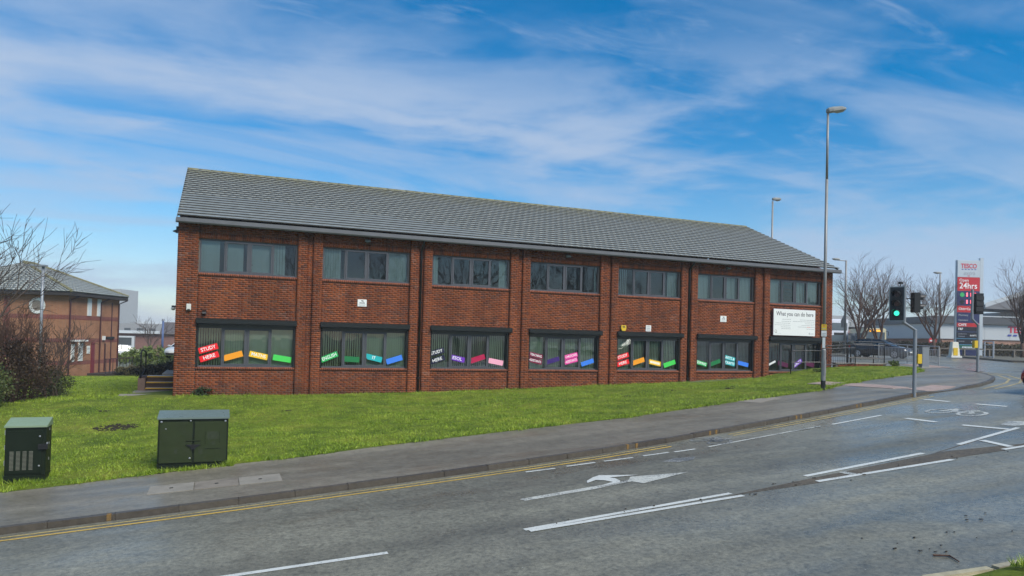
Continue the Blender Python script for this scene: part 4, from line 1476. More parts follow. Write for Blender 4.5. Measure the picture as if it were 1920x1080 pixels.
o = empty('utility_cabinet', (.26, -11.55, -1.66), 'wide dark green double-door utility cabinet on the lawn edge', 'cabinet')
w, d, h = .665, .27, 1.12
MB().box(-w - .005, w + .005, -d - .005, d + .005, -.15, .20).build('plinth', M_CABD, o)
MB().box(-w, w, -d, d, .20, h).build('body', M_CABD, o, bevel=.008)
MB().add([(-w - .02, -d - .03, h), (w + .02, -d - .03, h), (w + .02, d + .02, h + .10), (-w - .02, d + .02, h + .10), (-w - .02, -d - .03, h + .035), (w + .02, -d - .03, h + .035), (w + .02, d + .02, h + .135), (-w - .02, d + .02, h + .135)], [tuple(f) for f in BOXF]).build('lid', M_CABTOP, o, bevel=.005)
for s in (-1, 1):
    x0, x1 = (-w + .03, -.02) if s < 0 else (.02, w - .03)
    dr = MB().box(x0, x1, -d - .022, -d - .002, .23, h - .05).build('door', M_CABG, o, bevel=.006)
    xh = (x0 + x1) / 2
    if s > 0:
        for bx in ((x0 + .20, x1 - .12, .50, .51), (x0 + .20, x0 + .208, .6, .86), (x1 - .14, x1 - .132, .62, .86)):
            MB().box(bx[0], bx[1], -d - .026, -d - .021, bx[2], bx[3]).build('scratch', M_CABD, dr)
    for bx in (((x0 + .24, x1 - .16, .70, .86), (x0 + .33, x0 + .40, .58, .66), (x0 + .08, x0 + .16, .40, .50)) if s > 0 else ((x0 + .28, x0 + .34, .42, .52), (x0 + .42, x0 + .50, .86, .875))):
        MB().box(bx[0], bx[1], -d - .0235, -d - .0215, bx[2], bx[3]).build('rubbed_patch', M_RUB, dr)
    MB().ball((s * (w - .06), -d - .024, h - .045), .022, 8, 6).build('lock', M_METAL, dr)
MB().ball((-.06, -d - .024, h - .03), .018, 8, 6).build('lock', M_METAL, o)
MB().ball((-.06, -d - .026, .32), .02, 8, 6).build('lock', M_METAL, o)
MB().ball((-.52, -d - .022, h - .19), .014, 8, 6).build('bolt', M_METAL, o)
MB().prism([(-.14, -d - .05, .60), (.14, -d - .05, .60), (.06, -d - .05, .555), (.03, -d - .05, .50), (-.03, -d - .05, .50), (-.06, -d - .05, .555)], (0, .03, 0)).build('lock_guard', M_BLACK, o)
MB().box(-.14, .14, -d - .045, -d - .02, .68, .69).build('lock_guard', M_CABG, o)

o = empty('vent_cabinet', (-2.70, -11.45, -1.80), 'narrow dark green street cabinet with louvre slots by the frame edge', 'cabinet')
w, d, h = .335, .25, 1.14
MB().box(-w - .005, w + .005, -d - .005, d + .005, -.2, .22).build('plinth', M_CABD, o)
MB().box(-w, w, -d, d, .22, h).build('body', M_CABD, o, bevel=.008)
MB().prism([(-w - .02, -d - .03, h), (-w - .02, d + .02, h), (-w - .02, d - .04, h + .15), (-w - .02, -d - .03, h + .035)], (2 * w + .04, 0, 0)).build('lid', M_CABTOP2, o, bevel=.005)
dr = MB().box(-w + .02, w - .06, -d - .02, -d - .001, .26, h - .06).build('door', M_CABD, o, bevel=.006)
M_SLOT = mat('louvre_edge', (.085, .09, .065), .5)
lou = MB()
for c in range(4):
    for k in range(15):
        x0 = -w + .085 + c * .105
        z0 = .33 + k * .0245
        MB().prism([(x0, -d - .032, z0), (x0, -d - .020, z0 + .012), (x0, -d - .020, z0)], (.066, 0, 0)).build('louvre', M_SLOT, dr)
for z in (.40, h - .17):
    MB().ball((w - .10, -d - .025, z), .018, 8, 6).build('lock', M_METAL, o)
MB().box(w - .12, w + .045, -d - .06, -d + .06, .72, .82).build('hasp', M_BLACK, o)
MB().tube((w + .02, -d, .82), (w + .02, -d, .85), .018).build('padlock', M_METAL, o)
for z in (.42, .72, 1.0):
    MB().box(-w - .014, -w - .001, -d + .02, -d + .06, z, z + .09).build('hinge', M_METAL, o)
    MB().box(w + .001, w + .012, -d + .25, -d + .28, z + .05, z + .10).build('hinge', M_METAL, o)

# ------------------------------------------------------------------ lamp columns
def lantern(parent, top, d, L=.64, wd=.15, hh=.10, up=.22):
    """cobra-head lantern pointing along horizontal direction d"""
    d = Vector(d).normalized()
    s = Vector((-d.y, d.x, 0))
    ax = (d + Vector((0, 0, up))).normalized()
    nz = ax.cross(s) * -1
    nz = s.cross(ax) * -1 if s.cross(ax).z < 0 else s.cross(ax)
    b = MB()
    secs = [(-.06, .55, .7), (.0, .8, .9), (.25, 1, 1), (.75, 1, .85), (1, .55, .45)]
    vs = []
    for t_, kw, kh in secs:
        c = Vector(top) + ax * (t_ * L)
        for (a, e) in ((-1, -.35), (1, -.35), (1, .35), (.6, 1), (-.6, 1), (-1, .35)):
            vs.append(c + s * a * wd * kw + nz * e * hh * kh)
    fs = []
    for k in range(len(secs) - 1):
        for i in range(6):
            fs.append((k * 6 + i, k * 6 + (i + 1) % 6, (k + 1) * 6 + (i + 1) % 6, (k + 1) * 6 + i))
    fs += [tuple(range(6))[::-1], tuple((len(secs) - 1) * 6 + i for i in range(6))]
    b.add(vs, fs)
    b.build('lantern', mat('lantern_grey', (.20, .21, .20), .5, .2, var=.15), parent, parent.location)
    g_ = MB()
    vs = []
    for t_, kw, kz in ((.22, .8, -.45), (.5, .9, -.95), (.85, .8, -.75), (.97, .5, -.35)):
        c = Vector(top) + ax * (t_ * L)
        vs += [c - s * wd * kw + nz * hh * -.36, c + nz * hh * kz, c + s * wd * kw + nz * hh * -.36]
    fs = []
    for k in range(3):
        fs += [(k * 3, k * 3 + 1, k * 3 + 4, k * 3 + 3), (k * 3 + 1, k * 3 + 2, k * 3 + 5, k * 3 + 4)]
    fs += [(0, 2, 1), (9, 10, 11)]
    g_.add(vs, fs).build('bowl', mat('lamp_bowl', (.40, .42, .40), .25, var=.05), parent, parent.location)


o = empty('street_lamp', (20.23, -9.07, -.25), 'tall grey street lamp column on the pavement before the brick building', 'street lamp')
b = o.location
MB().tube(b, b + Vector((0, 0, .36)), .082, n=14).build('base_band', M_BLACK, o, b, smooth=False)
MB().tube(b + Vector((0, 0, .36)), b + Vector((0, 0, 1.42)), .079, n=14).build('base_sleeve', M_LAMPPOST, o, b)
MB().tube(b + Vector((0, 0, 1.42)), b + Vector((0, 0, 1.47)), .079, .056, n=14).build('shoulder', M_LAMPPOST, o, b)
MB().tube(b + Vector((0, 0, 1.47)), b + Vector((0, 0, 7.4)), .055, .048, 12).build('shaft', M_LAMPPOST, o, b, smooth=True)
MB().tube(b + Vector((0, 0, 7.4)), b + Vector((0, 0, 9.72)), .043, .038, 12).build('upper_shaft', M_LAMPPOST, o, b, smooth=True)
MB().box(b.x - .04, b.x + .04, b.y - .083, b.y - .078, b.z + .55, b.z + 1.1).build('access_door', M_LAMPPOST, o, b)
lantern(o, b + Vector((.0, 0, 9.80)), (.93, -.36, 0), .62, .14, .12, .16)
to_cam = Vector((-.72, -.69, 0))
sdv = Vector((.69, -.72, 0))
for z, h, mm, nm in ((2.12, .20, M_YEL, 'yellow_notice'), (1.90, .20, M_WHITE, 'white_notice'), (1.50, .36, M_WHITE, 'white_strip')):
    wv = .085 if nm != 'white_strip' else .045
    MB().obox(b + to_cam * .062 + Vector((0, 0, z + h / 2)), sdv * wv, to_cam * .004, (0, 0, h / 2)).build(nm, mm, o, b)
MB().obox(b + to_cam * .067 + Vector((0, 0, 2.27)), sdv * .02, to_cam * .002, (0, 0, .02)).build('mark', M_INKR, o, b)
for z in (2.17, 2.0, 1.95):
    MB().obox(b + to_cam * .067 + Vector((0, 0, z)), sdv * .06, to_cam * .001, (0, 0, .010)).build('small_print', M_INKG, o, b)

o = empty('street_lamp', (34.75, 9.59, .3), 'grey street lamp rising behind the right end of the tiled roof', 'street lamp')
b = o.location
MB().tube(b, b + Vector((0, 0, 10.6)), .085, .055, 10).build('shaft', M_LAMPPOST, o, b, smooth=True)
lantern(o, b + Vector((0, 0, 10.72)), (.93, -.36, 0), .55, .13, .13, .05)
o = empty('street_lamp', (55.6, 22.7, .6), 'grey lamp post with a side arm behind the bare trees', 'street lamp')
b = o.location
MB().tube(b, b + Vector((0, 0, 8.9)), .12, .085, 10).build('shaft', M_LAMPPOST, o, b, smooth=True)
MB().tube(b + Vector((0, 0, 8.85)), b + Vector((-.8, .35, 8.92)), .04, n=8).build('arm', M_LAMPPOST, o, b)
lantern(o, b + Vector((-.6, .26, 8.95)), (-.92, .38, 0), .65, .14, .12, .1)
o = empty('street_lamp', (70.4, 24.2, .65), 'lamp post standing behind the bare tree beside the store sign', 'street lamp')
b = o.location
MB().tube(b, b + Vector((0, 0, 8.5)), .11, .075, 10).build('shaft', M_LAMPPOST, o, b, smooth=True)
lantern(o, b + Vector((.1, 0, 8.6)), (-.92, .38, 0), .75, .16, .13, .1)
o = empty('street_lamp', (-8.85, 21.3, -1.9), 'grey lamp post with flat square head beside the buff brick building', 'street lamp')
b = o.location
MB().tube(b, b + Vector((0, 0, 6.7)), .085, .075, 10).build('shaft', M_POLEGREY, o, b, smooth=True)
MB().obox(b + Vector((-.38, .12, 6.74)), Vector((.55, -.2, 0)), Vector((.06, .16, 0)), (0, 0, .05)).build('lantern', M_POLEGREY, o, b)
o = empty('street_lamp', (-4.5, 55.2, -2.0), 'slim blue lamp post far beyond the left end wall', 'street lamp')
b = o.location
MB().tube(b, b + Vector((0, 0, 4.2)), .12, .10, 10).build('shaft', mat('blue_post', (.06, .10, .22), .5), o, b, smooth=True)
MB().tube(b + Vector((0, 0, 4.2)), b + Vector((0, 0, 4.38)), .16, .12, 10).build('cap', M_POLEGREY, o, b)

# ------------------------------------------------------------------ traffic signals
M_SIGBLK = mat('signal_black', (.010, .011, .012), .5, var=.2)
M_BOARD = mat('signal_backboard', (.020, .022, .024), .45, var=.15)
M_BORDER = mat('signal_border', (.30, .33, .33), .5)
M_GREEN = emis('signal_green_lit', (.03, .55, .34), 1.1)
M_REDOFF = mat('signal_red_off', (.05, .006, .006), .3)
M_AMBOFF = mat('signal_amber_off', (.10, .022, .006), .3)
M_GRNOFF = mat('signal_green_off', (.006, .03, .02), .3)


def head(parent, c, nrm_, n=3, board=True, lit=None, bw=.47, bh=1.12):
    """signal head; c = centre (local), nrm_ = facing direction"""
    c = Vector(c)
    nn = Vector(nrm_).normalized()
    s = Vector((-nn.y, nn.x, 0)) * -1
    U = Vector((0, 0, 1))
    hh = .30 * n + .04
    bx = MB().obox(c - nn * .08, s * .15, nn * .10, U * hh / 2).build('signal_case', M_SIGBLK, parent, bevel=.015)
    if board:
        MB().obox(c + nn * .0, s * bw / 2, nn * .006, U * bh / 2).build('backing_board', M_BOARD, parent)
        for k in (-1, 1):
            MB().obox(c + nn * .007 + s * k * (bw / 2 - .014), s * .014, nn * .003, U * bh / 2).build('board_border', M_BORDER, parent)
            MB().obox(c + nn * .0072 + U * k * (bh / 2 - .014), s * (bw / 2 - .03), nn * .003, U * .014).build('board_border', M_BORDER, parent)
    for i in range(n):
        z = (n - 1) / 2 * .30 - i * .30
        p = c + U * z
        m_ = (M_REDOFF, M_AMBOFF, M_GRNOFF)[i if n == 3 else i * 2]
        if lit == i:
            m_ = M_GREEN
        MB().tube(p + nn * .02, p + nn * .035, .082, .075, 18).build('lens', m_, parent)
        ho = MB()
        vs, fs = [], []
        K = 14
        for k in range(K + 1):
            a = R(-35) + (math.pi + R(70)) * k / K
            e_ = s * math.cos(a) * .122 + U * math.sin(a) * .122
            L = .09 + .14 * max(0, math.sin(a))
            vs += [p + nn * .01 + e_, p + nn * (.03 + L) + e_ * .96]
        for k in range(K):
            fs.append((2 * k, 2 * k + 1, 2 * k + 3, 2 * k + 2))
        ho.add(vs, fs).build('visor', M_SIGBLK, parent, fix=False)


def cranked_pole(parent, h1, off, h2, h3, r=.057):
    b = MB().path([(0, 0, -.1), (0, 0, h1), Vector(off) + Vector((0, 0, h2)), Vector(off) + Vector((0, 0, h3))], r, 12)
    return b.build('pole', M_POLEGREY, parent, smooth=False)


left = Vector((-.9246, .381, 0))
o = empty('traffic_signal', (21.41, -11.67, -.19), 'traffic signal showing green on a cranked grey pole by the crossing', 'traffic light', 'traffic signals at the junction')
cranked_pole(o, 2.09, left * .37, 2.33, 3.52)
nf = Vector((-.93, -.37, 0))
head(o, left * .58 + Vector((0, 0, 2.92)) + nf * .06, nf, 3, True, 2)
for z in (2.6, 3.25):
    MB().tube(left * .37 + Vector((0, 0, z)), left * .56 + Vector((0, 0, z)), .02, n=8).build('bracket', M_SIGBLK, o)
MB().obox(left * .49 + Vector((0, 0, 3.60)), (.06, 0, 0), (0, .04, 0), (0, 0, .035)).build('detector', M_SIGBLK, o)
MB().tube(left * .49 + Vector((0, 0, 3.47)), left * .49 + Vector((0, 0, 3.57)), .012, n=6).build('detector_stem', M_SIGBLK, o)
c2 = left * -.06 + Vector((0, 0, 2.98))
head(o, c2 + Vector((.03, .0, 0)), Vector((.86, -.5, 0)), 2, False, None)
MB().tube(left * .37 + Vector((0, 0, 3.10)), c2 + Vector((0, 0, .12)), .016, n=6).build('bracket', M_SIGBLK, o)
MB().tube(left * .37 + Vector((0, 0, 2.80)), c2 + Vector((0, 0, -.18)), .016, n=6).build('bracket', M_SIGBLK, o)
pb = Vector((.115, -.05, 1.17))
MB().obox(pb, Vector((.065, -.027, 0)), Vector((.03, .07, 0)), (0, 0, .155)).build('push_button_box', M_YEL, o, bevel=.01)
MB().tube(pb + Vector((0, 0, -.155)), pb + Vector((0, 0, -.18)), .02, n=8).build('tactile_cone', M_BLACK, o)

o = empty('traffic_signal', (34.01, -5.04, .24), 'traffic signal seen from behind on a cranked pole before the store sign', 'traffic light', 'traffic signals at the junction')
cranked_pole(o, 2.25, left * .30, 2.55, 3.95, .062)
head(o, left * -.06 + Vector((.02, .1, 3.28)), Vector((.6, .8, 0)), 3, True, None, .47, 1.0)
for c_ in range(3):
    MB().obox(left * -.06 + Vector((-.07, -.05, 3.01 + c_ * .26)), left * .19, Vector((.05, .05, 0)), (0, 0, .115)).build('signal_back', M_SIGBLK, o, bevel=.02)
MB().tube(left * .3 + Vector((0, 0, 3.3)), left * -.05 + Vector((0, 0, 3.3)), .018, n=6).build('bracket', M_SIGBLK, o)
MB().obox(left * .14 + Vector((0, 0, 1.35)), left * .085, Vector((.04, .09, 0)), (0, 0, .175)).build('push_button_box', M_YEL, o, bevel=.01)
o = empty('traffic_signal', (31.1, -9.4, .10), 'traffic signal cut by the right frame edge before the bare tree', 'traffic light', 'traffic signals at the junction')
MB().tube((.1, 0, -.1), (.1, 0, 3.6), .057, n=12).build('pole', M_POLEGREY, o)
head(o, Vector((-.25, .05, 3.02)), Vector((.9, -.35, 0)), 3, False, None)

# ------------------------------------------------------------------ barriers and railings
def hoop(name, A, B, h, label, mid=(.45,), bars=0, r=.026, group='black hoop barriers by the building entrance', extra_down=.3):
    A, B = Vector(A), Vector(B)
    o = empty(name, A, label, 'barrier', group)
    d = (B - A).normalized()
    rc = .12
    U = Vector((0, 0, 1))
    pts = [A - U * extra_down, A + U * (h - rc), A + U * (h - rc * .3) + d * rc * .3, A + U * h + d * rc, B + U * h - d * rc, B + U * (h - rc * .3) - d * rc * .3, B + U * (h - rc), B - U * extra_down]
    MB().path(pts, r, 8).build('hoop', M_BLACK, o, A, smooth=True)
    for m_ in mid:
        MB().tube(A + U * m_, B + U * m_, r * .8, n=8).build('rail', M_BLACK, o, A)
    if bars:
        lo_, hi_ = mid[0], mid[-1] if len(mid) > 1 else h
        for k in range(1, bars + 1):
            p = A.lerp(B, k / (bars + 1))
            MB().tube(p + U * lo_, p + U * hi_, .008, n=5, cap=False).build('bar', M_BLACK, o, A)
    return o


hoop('hoop_barrier', (26.82, -.62, -.02), (28.46, -1.05, .02), 1.06, 'black hoop barrier with one rail before the seventh ground-floor window', (.50,))
hoop('hoop_barrier', (29.15, -.50, .22), (30.95, -.75, .34), 1.10, 'black hoop barrier with thin bars at the building corner', (.14, .95), 16)
hoop('hoop_barrier', (30.4, 1.5, .45), (32.35, 1.05, .50), 1.10, 'black hoop barrier standing rearmost behind the building corner', (.30,), 0)
hoop('hoop_barrier', (31.55, .25, .48), (33.35, -.45, .48), 1.12, 'black hoop barrier with bars in front of the black car', (.26, .95), 16)
hoop('hoop_barrier', (31.95, .45, .48), (33.15, .05, .48), 1.02, 'smaller black hoop barrier just behind the barred one near the car', (.30,), 0)

lw = empty('low_wall', (30.05, -.45, -.2), 'low red brick retaining wall under the black hoop barriers', 'wall')
A, B = Vector((30.02, -.40, 0)), Vector((33.2, -.70, 0))
d = (B - A).normalized(); s = Vector((-d.y, d.x, 0))
MB().obox((A + B) / 2 + Vector((0, .12, .08)), d * (B - A).length / 2, s * .11, (0, 0, .36)).build('core', M_MORTAR, lw, lw.location)
V, F = boxes_np(np.array([(-.1075, .1075, 0, .05, -.0325, .0325)]))
for k in range(7):
    for i in range(13):
        x = .12 + i * .23 + (.115 if k % 2 else 0)
        if x > 3.1:
            continue
        p = A + d * x + s * -.005 + Vector((0, 0, -.05 + k * .075))
        mt = Matrix((d, s, Vector((0, 0, 1)))).transposed().to_4x4()
        mt.translation = p - lw.location
        piece('brick', bme, lw, None, mtx=mt)
MB().obox((A + B) / 2 + Vector((0, .12, .465)), d * ((B - A).length / 2 + .03), s * .15, (0, 0, .025)).build('coping', M_SLAB, lw, lw.location)

o = empty('guard_railing', (37.89, -.15, .42), 'galvanised guard railing leaning beside the small grey control cabinet', 'railing')
A, B = Vector((0, 0, 0)), Vector((.45, 4.3, .1))
lean = Vector((-.16, -.12, 1.04))
for k in range(3):
    p = A.lerp(B, k / 2)
    MB().path([p - Vector((0, 0, .2)), p + lean], .028, 8).build('post', M_GALV, o)
for t_, r_ in ((1.0, .024), (.82, .018), (.10, .018)):
    MB().tube(A + lean * t_, B + lean * t_, r_, n=8).build('rail', M_GALV, o)
for k in range(1, 40):
    p = A.lerp(B, k / 40)
    MB().tube(p + lean * .10, p + lean * .82, .012, n=5, cap=False).build('bar', M_GALV, o)
o = empty('pedestrian_guardrail', (57.9, 10.9, .68), 'grey open-frame guardrail on the far verge beside the store sign', 'railing')
A, B = Vector((0, 0, 0)), Vector((-1.75, -2.45, -.02))
B = Vector((-.95, -1.35, 0)) * 1.0
for k in range(2):
    p = A.lerp(B, k)
    MB().tube(p - Vector((0, 0, .2)), p + Vector((0, 0, 1.35)), .06, n=8).build('post', M_GALV, o)
for z in (1.33, 1.08, .12):
    MB().tube(A + Vector((0, 0, z)), B + Vector((0, 0, z)), .035, n=8).build('rail', M_GALV, o)

o = empty('signal_control_cabinet', (35.31, -1.24, .30), 'small grey metal control cabinet on the pavement by the crossing', 'cabinet')
f1, f2 = Vector((.9246, -.381, 0)), Vector((.381, .9246, 0))
MB().obox((0, 0, .52), f1 * .19, f2 * .17, (0, 0, .56)).build('body', mat('control_cabinet_grey', (.22, .24, .25), .5, .1, var=.15, scale=4, dirt=.25), o, bevel=.01)
MB().obox((0, 0, 1.10), f1 * .205, f2 * .185, (0, 0, .02)).build('lid', M_POLEGREY, o)
MB().obox(Vector((0, 0, .55)) - f2 * .172, f1 * .16, f2 * .004, (0, 0, .45)).build('door', M_POLEGREY, o)
MB().obox(Vector((0, 0, .03)), f1 * .22, f2 * .2, (0, 0, .05)).build('plinth', M_CONC, o)

# steps, pier and handrail at the left end
st = empty('entrance_steps', (-1.4, 4.6, -1.32), 'short flight of dark brick steps with yellow nosings by the left end wall', 'steps')
for k in range(3):
    z = .22 * (k + 1)
    y = k * .34
    sp_ = MB().box(-.56, .66, y, 1.4, z - .22, z - .03).build('step', M_STEP, st)
    MB().box(-.56, .66, y - .03, 1.4 if k == 2 else y + .36, z - .03, z).build('tread', M_CONC, sp_)
    MB().box(-.56, .66, y - .036, y + .01, z - .045, z + .002).build('nosing', M_NOSING, sp_)
MB().box(-.84, -.58, -.02, .30, -.1, .60).build('pier', mat('pier_brick', (.20, .13, .10), .9, var=.25, scale=9), st)
MB().box(-.85, -.57, .30, 1.4, -.1, .66).build('side_wall', M_STEP, st)
hr = empty('handrail', (-2.13, 4.72, -.80), 'black looped handrail standing on the brick pier by the steps', 'handrail')
MB().path([(-.03, 0, 0), (-.03, 0, 1.12), (.0, .05, 1.22), (.05, .3, 1.22), (.10, .6, 1.12), (.10, .7, .2)], .028, 8).build('tube', M_BLACK, hr, smooth=True)
MB().tube((-.03, 0, .1), (.10, .68, .45), .02, n=8).build('lower_rail', M_BLACK, hr)
for (x0, x1, y0, y1, z) in ((-2.35, -.75, 3.6, 4.6, -1.30), (-2.6, -1.5, 1.4, 2.2, -1.24)):
    z = float(zl(x0, y0)) + .06
    sl = MB().box(x0, x1, y0, y1, z - .15, z)
    sl.build('path_slab', M_SLAB, lawn)
MB().box(-1.45, -.75, 6.0, 30, -.95, -.60).build('path', M_SLAB, lawn)
#@@PLANTS
# ------------------------------------------------------------------ trees and shrubs
def bare_tree(loc, H, seed, label, cat='tree', group=None, trunk_h=.28, spread=.9, r0=None, mat_=None, stems=1, levels=4, name='bare_tree', fork=2, up=.35, lean=(0, 0), twig_r=.006, kids=(3, 5, 5, 4)):
    rg = random.Random(seed)
    loc = Vector(loc)
    o = empty(name, loc, label, cat, group)
    mat_ = mat_ or M_BARK
    T, Cn = MB(), MB()

    def grow(p, d, L, r, lvl):
        n = 4 if lvl < 2 else 3
        pts, rr = [p.copy()], [r]
        q = p.copy()
        dd_ = d.copy()
        for k in range(n):
            dd_ = (dd_ + Vector((rg.gauss(0, .13), rg.gauss(0, .13), rg.gauss(0, .08) + up * .12))).normalized()
            q = q + dd_ * L / n
            pts.append(q.copy())
            rr.append(max(twig_r * .6, r * (1 - .72 * (k + 1) / n)))
        (T if lvl < 1 else Cn).path(pts, rr, (8, 6, 4, 3, 3)[min(lvl, 4)])
        if lvl >= levels:
            return
        nk = kids[min(lvl, len(kids) - 1)]
        for k in range(nk):
            t_ = .25 + .75 * (k + rg.random() * .8) / nk
            t_ = min(t_, .98)
            i = min(n - 1, int(t_ * n))
            pp = pts[i].lerp(pts[i + 1], t_ * n - i)
            ax = (pts[i + 1] - pts[i]).normalized()
            s_ = ax.orthogonal().normalized()
            s_.rotate(Matrix.Rotation(rg.uniform(0, 6.28), 3, ax))
            ang = R(rg.uniform(22, 52)) * (spread)
            nd = (ax * math.cos(ang) + s_ * math.sin(ang) + Vector((0, 0, up * .25))).normalized()
            ri = rr[i] + (rr[i + 1] - rr[i]) * (t_ * n - i)
            grow(pp, nd, L * rg.uniform(.50, .72) * (1.12 - .35 * t_), max(twig_r, ri * .66), lvl + 1)
    r0 = r0 or H * .020
    for s_ in range(stems):
        base = Vector((0, 0, -.25)) if stems == 1 else Vector((rg.gauss(0, .22), rg.gauss(0, .22), -.2))
        d = Vector((lean[0] + (rg.gauss(0, .22) if stems > 1 else 0), lean[1] + (rg.gauss(0, .22) if stems > 1 else 0), 1)).normalized()
        top = base + d * H * trunk_h
        T.path([base, base.lerp(top, .5) + Vector((rg.gauss(0, .02 * H * .1), rg.gauss(0, .02 * H * .1), 0)), top], [r0 * 1.25, r0, r0 * .9], 8)
        for k in range(fork + 1):
            a = rg.uniform(0, 6.28) if k == 0 else a + 6.28 / (fork + 1) + rg.gauss(0, .3)
            tl = .16 if k == 0 and fork > 2 else rg.uniform(.28, .55) * spread
            nd = Vector((math.cos(a) * tl + lean[0], math.sin(a) * tl + lean[1], 1)).normalized()
            grow(top - d * .05, nd, H * (1 - trunk_h) * rg.uniform(.62, .82), r0 * rg.uniform(.55, .75), 1)
    T.build('trunk', mat_, o, smooth=True, fix=False)
    Cn.build('crown', mat_, o, smooth=False, fix=False)
    return o


def leafy(name, loc, size, n, material, label, cat, leaf=(.03, .06), seed=1, group=None, core=True, stemcol=None, shape=None, flat_top=False, parent=None):
    rg = np.random.default_rng(seed)
    o = empty(name, loc, label, cat, group) if parent is None else parent
    sx, sy, sz = size
    # clumps of leaves through the outer volume
    nc = max(6, n // 60)
    cc = rg.normal(0, 1, (nc, 3))
    cc /= np.linalg.norm(cc, axis=1)[:, None]
    rad = rg.uniform(.45, 1.0, nc) ** .6
    cc = cc * rad[:, None]
    if flat_top:
        cc = rg.uniform(-1, 1, (nc, 3))
    cc = cc * np.array([sx, sy, sz]) * .88
    cc[:, 2] += sz
    idx = rg.integers(0, nc, n)
    p = cc[idx] + rg.normal(0, 1, (n, 3)) * np.array([min(sx, .5), min(sy, .5), min(sz, .5)]) * .26
    p = p[p[:, 2] > -.02]
    n = len(p)
    l = rg.uniform(leaf[0], leaf[1], n)
    a = rg.normal(0, 1, (n, 3)); a /= np.linalg.norm(a, axis=1)[:, None]
    bq = np.cross(a, rg.normal(0, 1, (n, 3))); bq /= np.linalg.norm(bq, axis=1)[:, None]
    a = a * l[:, None]; bq = bq * l[:, None] * .5
    V = np.stack([p - a, p + bq, p + a, p - bq], 1).reshape(-1, 3)
    F = np.arange(4 * n).reshape(n, 4)
    np_mesh('foliage', V, F, material, o)
    st_ = MB()
    for k in range(10):
        q_ = cc[rg.integers(0, nc)]
        st_.path([(q_[0] * .15, q_[1] * .15, -.1), (q_[0] * .5, q_[1] * .5, q_[2] * .5), tuple(q_)], [.02, .014, .006], 5)
    st_.build('stem', stemcol or M_BARK2, o, fix=False)
    return o


# left thicket
bare_tree((-6.25, -1.9, -1.6), 6.8, 9, 'bare tree at the left frame edge spreading thin branches over the sky', trunk_h=.26, spread=.92, r0=.10, fork=3, levels=4, kids=(3, 6, 5, 4), lean=(.06, 0), twig_r=.008)
for i, (x, y, h, sd, lab) in enumerate(((-5.0, 3.4, 2.9, 21, 'thin bare shrub with upright stems, rightmost of the left thicket'), (-6.1, 2.2, 3.3, 22, 'thin bare shrub with upright stems in the middle of the left thicket'), (-7.2, 3.6, 3.6, 23, 'taller bare shrub rearmost in the left thicket'))):
    bare_tree((x, y, float(zl(x, y))), h, sd, lab, 'shrub', 'bare shrubs in the left thicket', trunk_h=.22, spread=.75, r0=.042, stems=5, levels=4, name='bare_shrub', mat_=M_BARK2 if i else M_BARK, fork=1, twig_r=.008, kids=(3, 4, 4, 3))
for i, (x, y, s, n, mt, lab, sd) in enumerate((
        (-5.95, -1.0, (.62, .65, .85), 5200, M_LEAFV, 'variegated evergreen bush at the left frame edge', 3),
        (-5.7, .9, (.72, .7, 1.15), 6000, M_LEAFR, 'dark reddish brown twiggy bush behind the variegated bush', 4),
        (-5.55, 2.5, (.80, .8, 1.10), 6000, M_LEAFR, 'dark brown twiggy bush in the middle of the left thicket', 5),
        (-5.1, 3.9, (.72, .7, .60), 4600, M_LEAFG2, 'dull green bush at the right end of the left thicket', 8),
        (-6.5, -2.8, (.85, .8, .80), 5200, M_LEAFD, 'dark evergreen bush behind the vented cabinet', 6),
        (-7.2, 1.5, (1.2, 1.2, 1.2), 6500, M_LEAFD, 'dark leafy bush deep in the left thicket', 7))):
    leafy('bush', (x, y, float(zl(x, y)) - .05), s, n, mt, lab, 'bush', (.02, .05), sd, 'bushes of the left thicket')
# weeds at the wall foot
leafy('weed_clump', (.30, -.22, float(zf(.3)) - .03), (.30, .10, .17), 500, M_LEAFD, 'small dark weed clump at the foot of the left pier', 'weed', (.03, .06), 31)
leafy('weed_clump', (27.9, -1.3, float(zl(27.9, -1.3))), (.35, .15, .12), 400, M_LEAFG, 'tuft of weeds below the hoop barrier by the seventh window', 'weed', (.03, .07), 32)
leafy('weed_clump', (33.3, -.95, .36), (.4, .15, .13), 500, M_LEAFG, 'grassy tuft at the right end of the low brick wall', 'weed', (.03, .08), 33)
# dark low hedge and green mound behind the steps
for k, (x, y, s) in enumerate(((-2.6, 11.8, (.75, .5, .25)), (-1.7, 10.6, (.70, .5, .32)), (-1.05, 9.6, (.35, .5, .36)))):
    leafy('low_hedge', (x, y, -1.05 + .1 * k), s, 2600, M_LEAFBLACK, 'almost black low shrub, %s behind the handrail' % ('leftmost', 'middle one', 'rightmost')[k], 'hedge', (.02, .05), 50 + k, 'dark low shrubs behind the steps')
leafy('shrub_mound', (-3.1, 40, -2.2), (4.6, 3.0, 1.0), 12000, M_LEAFG3, 'low green shrub mound beyond the left steps', 'shrub', (.06, .14), 60)
leafy('brown_hedge', (-3.4, 31, -2.1), (3.2, 1.2, .33), 6000, M_LEAFB, 'brown leafless hedge in front of the green shrub mound', 'hedge', (.05, .1), 61)
for k, (x, y, h, lab) in enumerate(((-6.2, 62, 5.2, 'bare young tree far off left of the blue lamp post'), (-1.5, 64, 4.4, 'bare bushy tree far off behind the blue lamp post'))):
    bare_tree((x, y, -2.2), h, 70 + k, lab, 'tree', 'far trees on the left', trunk_h=.2, spread=.9, levels=3, fork=3, twig_r=.02)
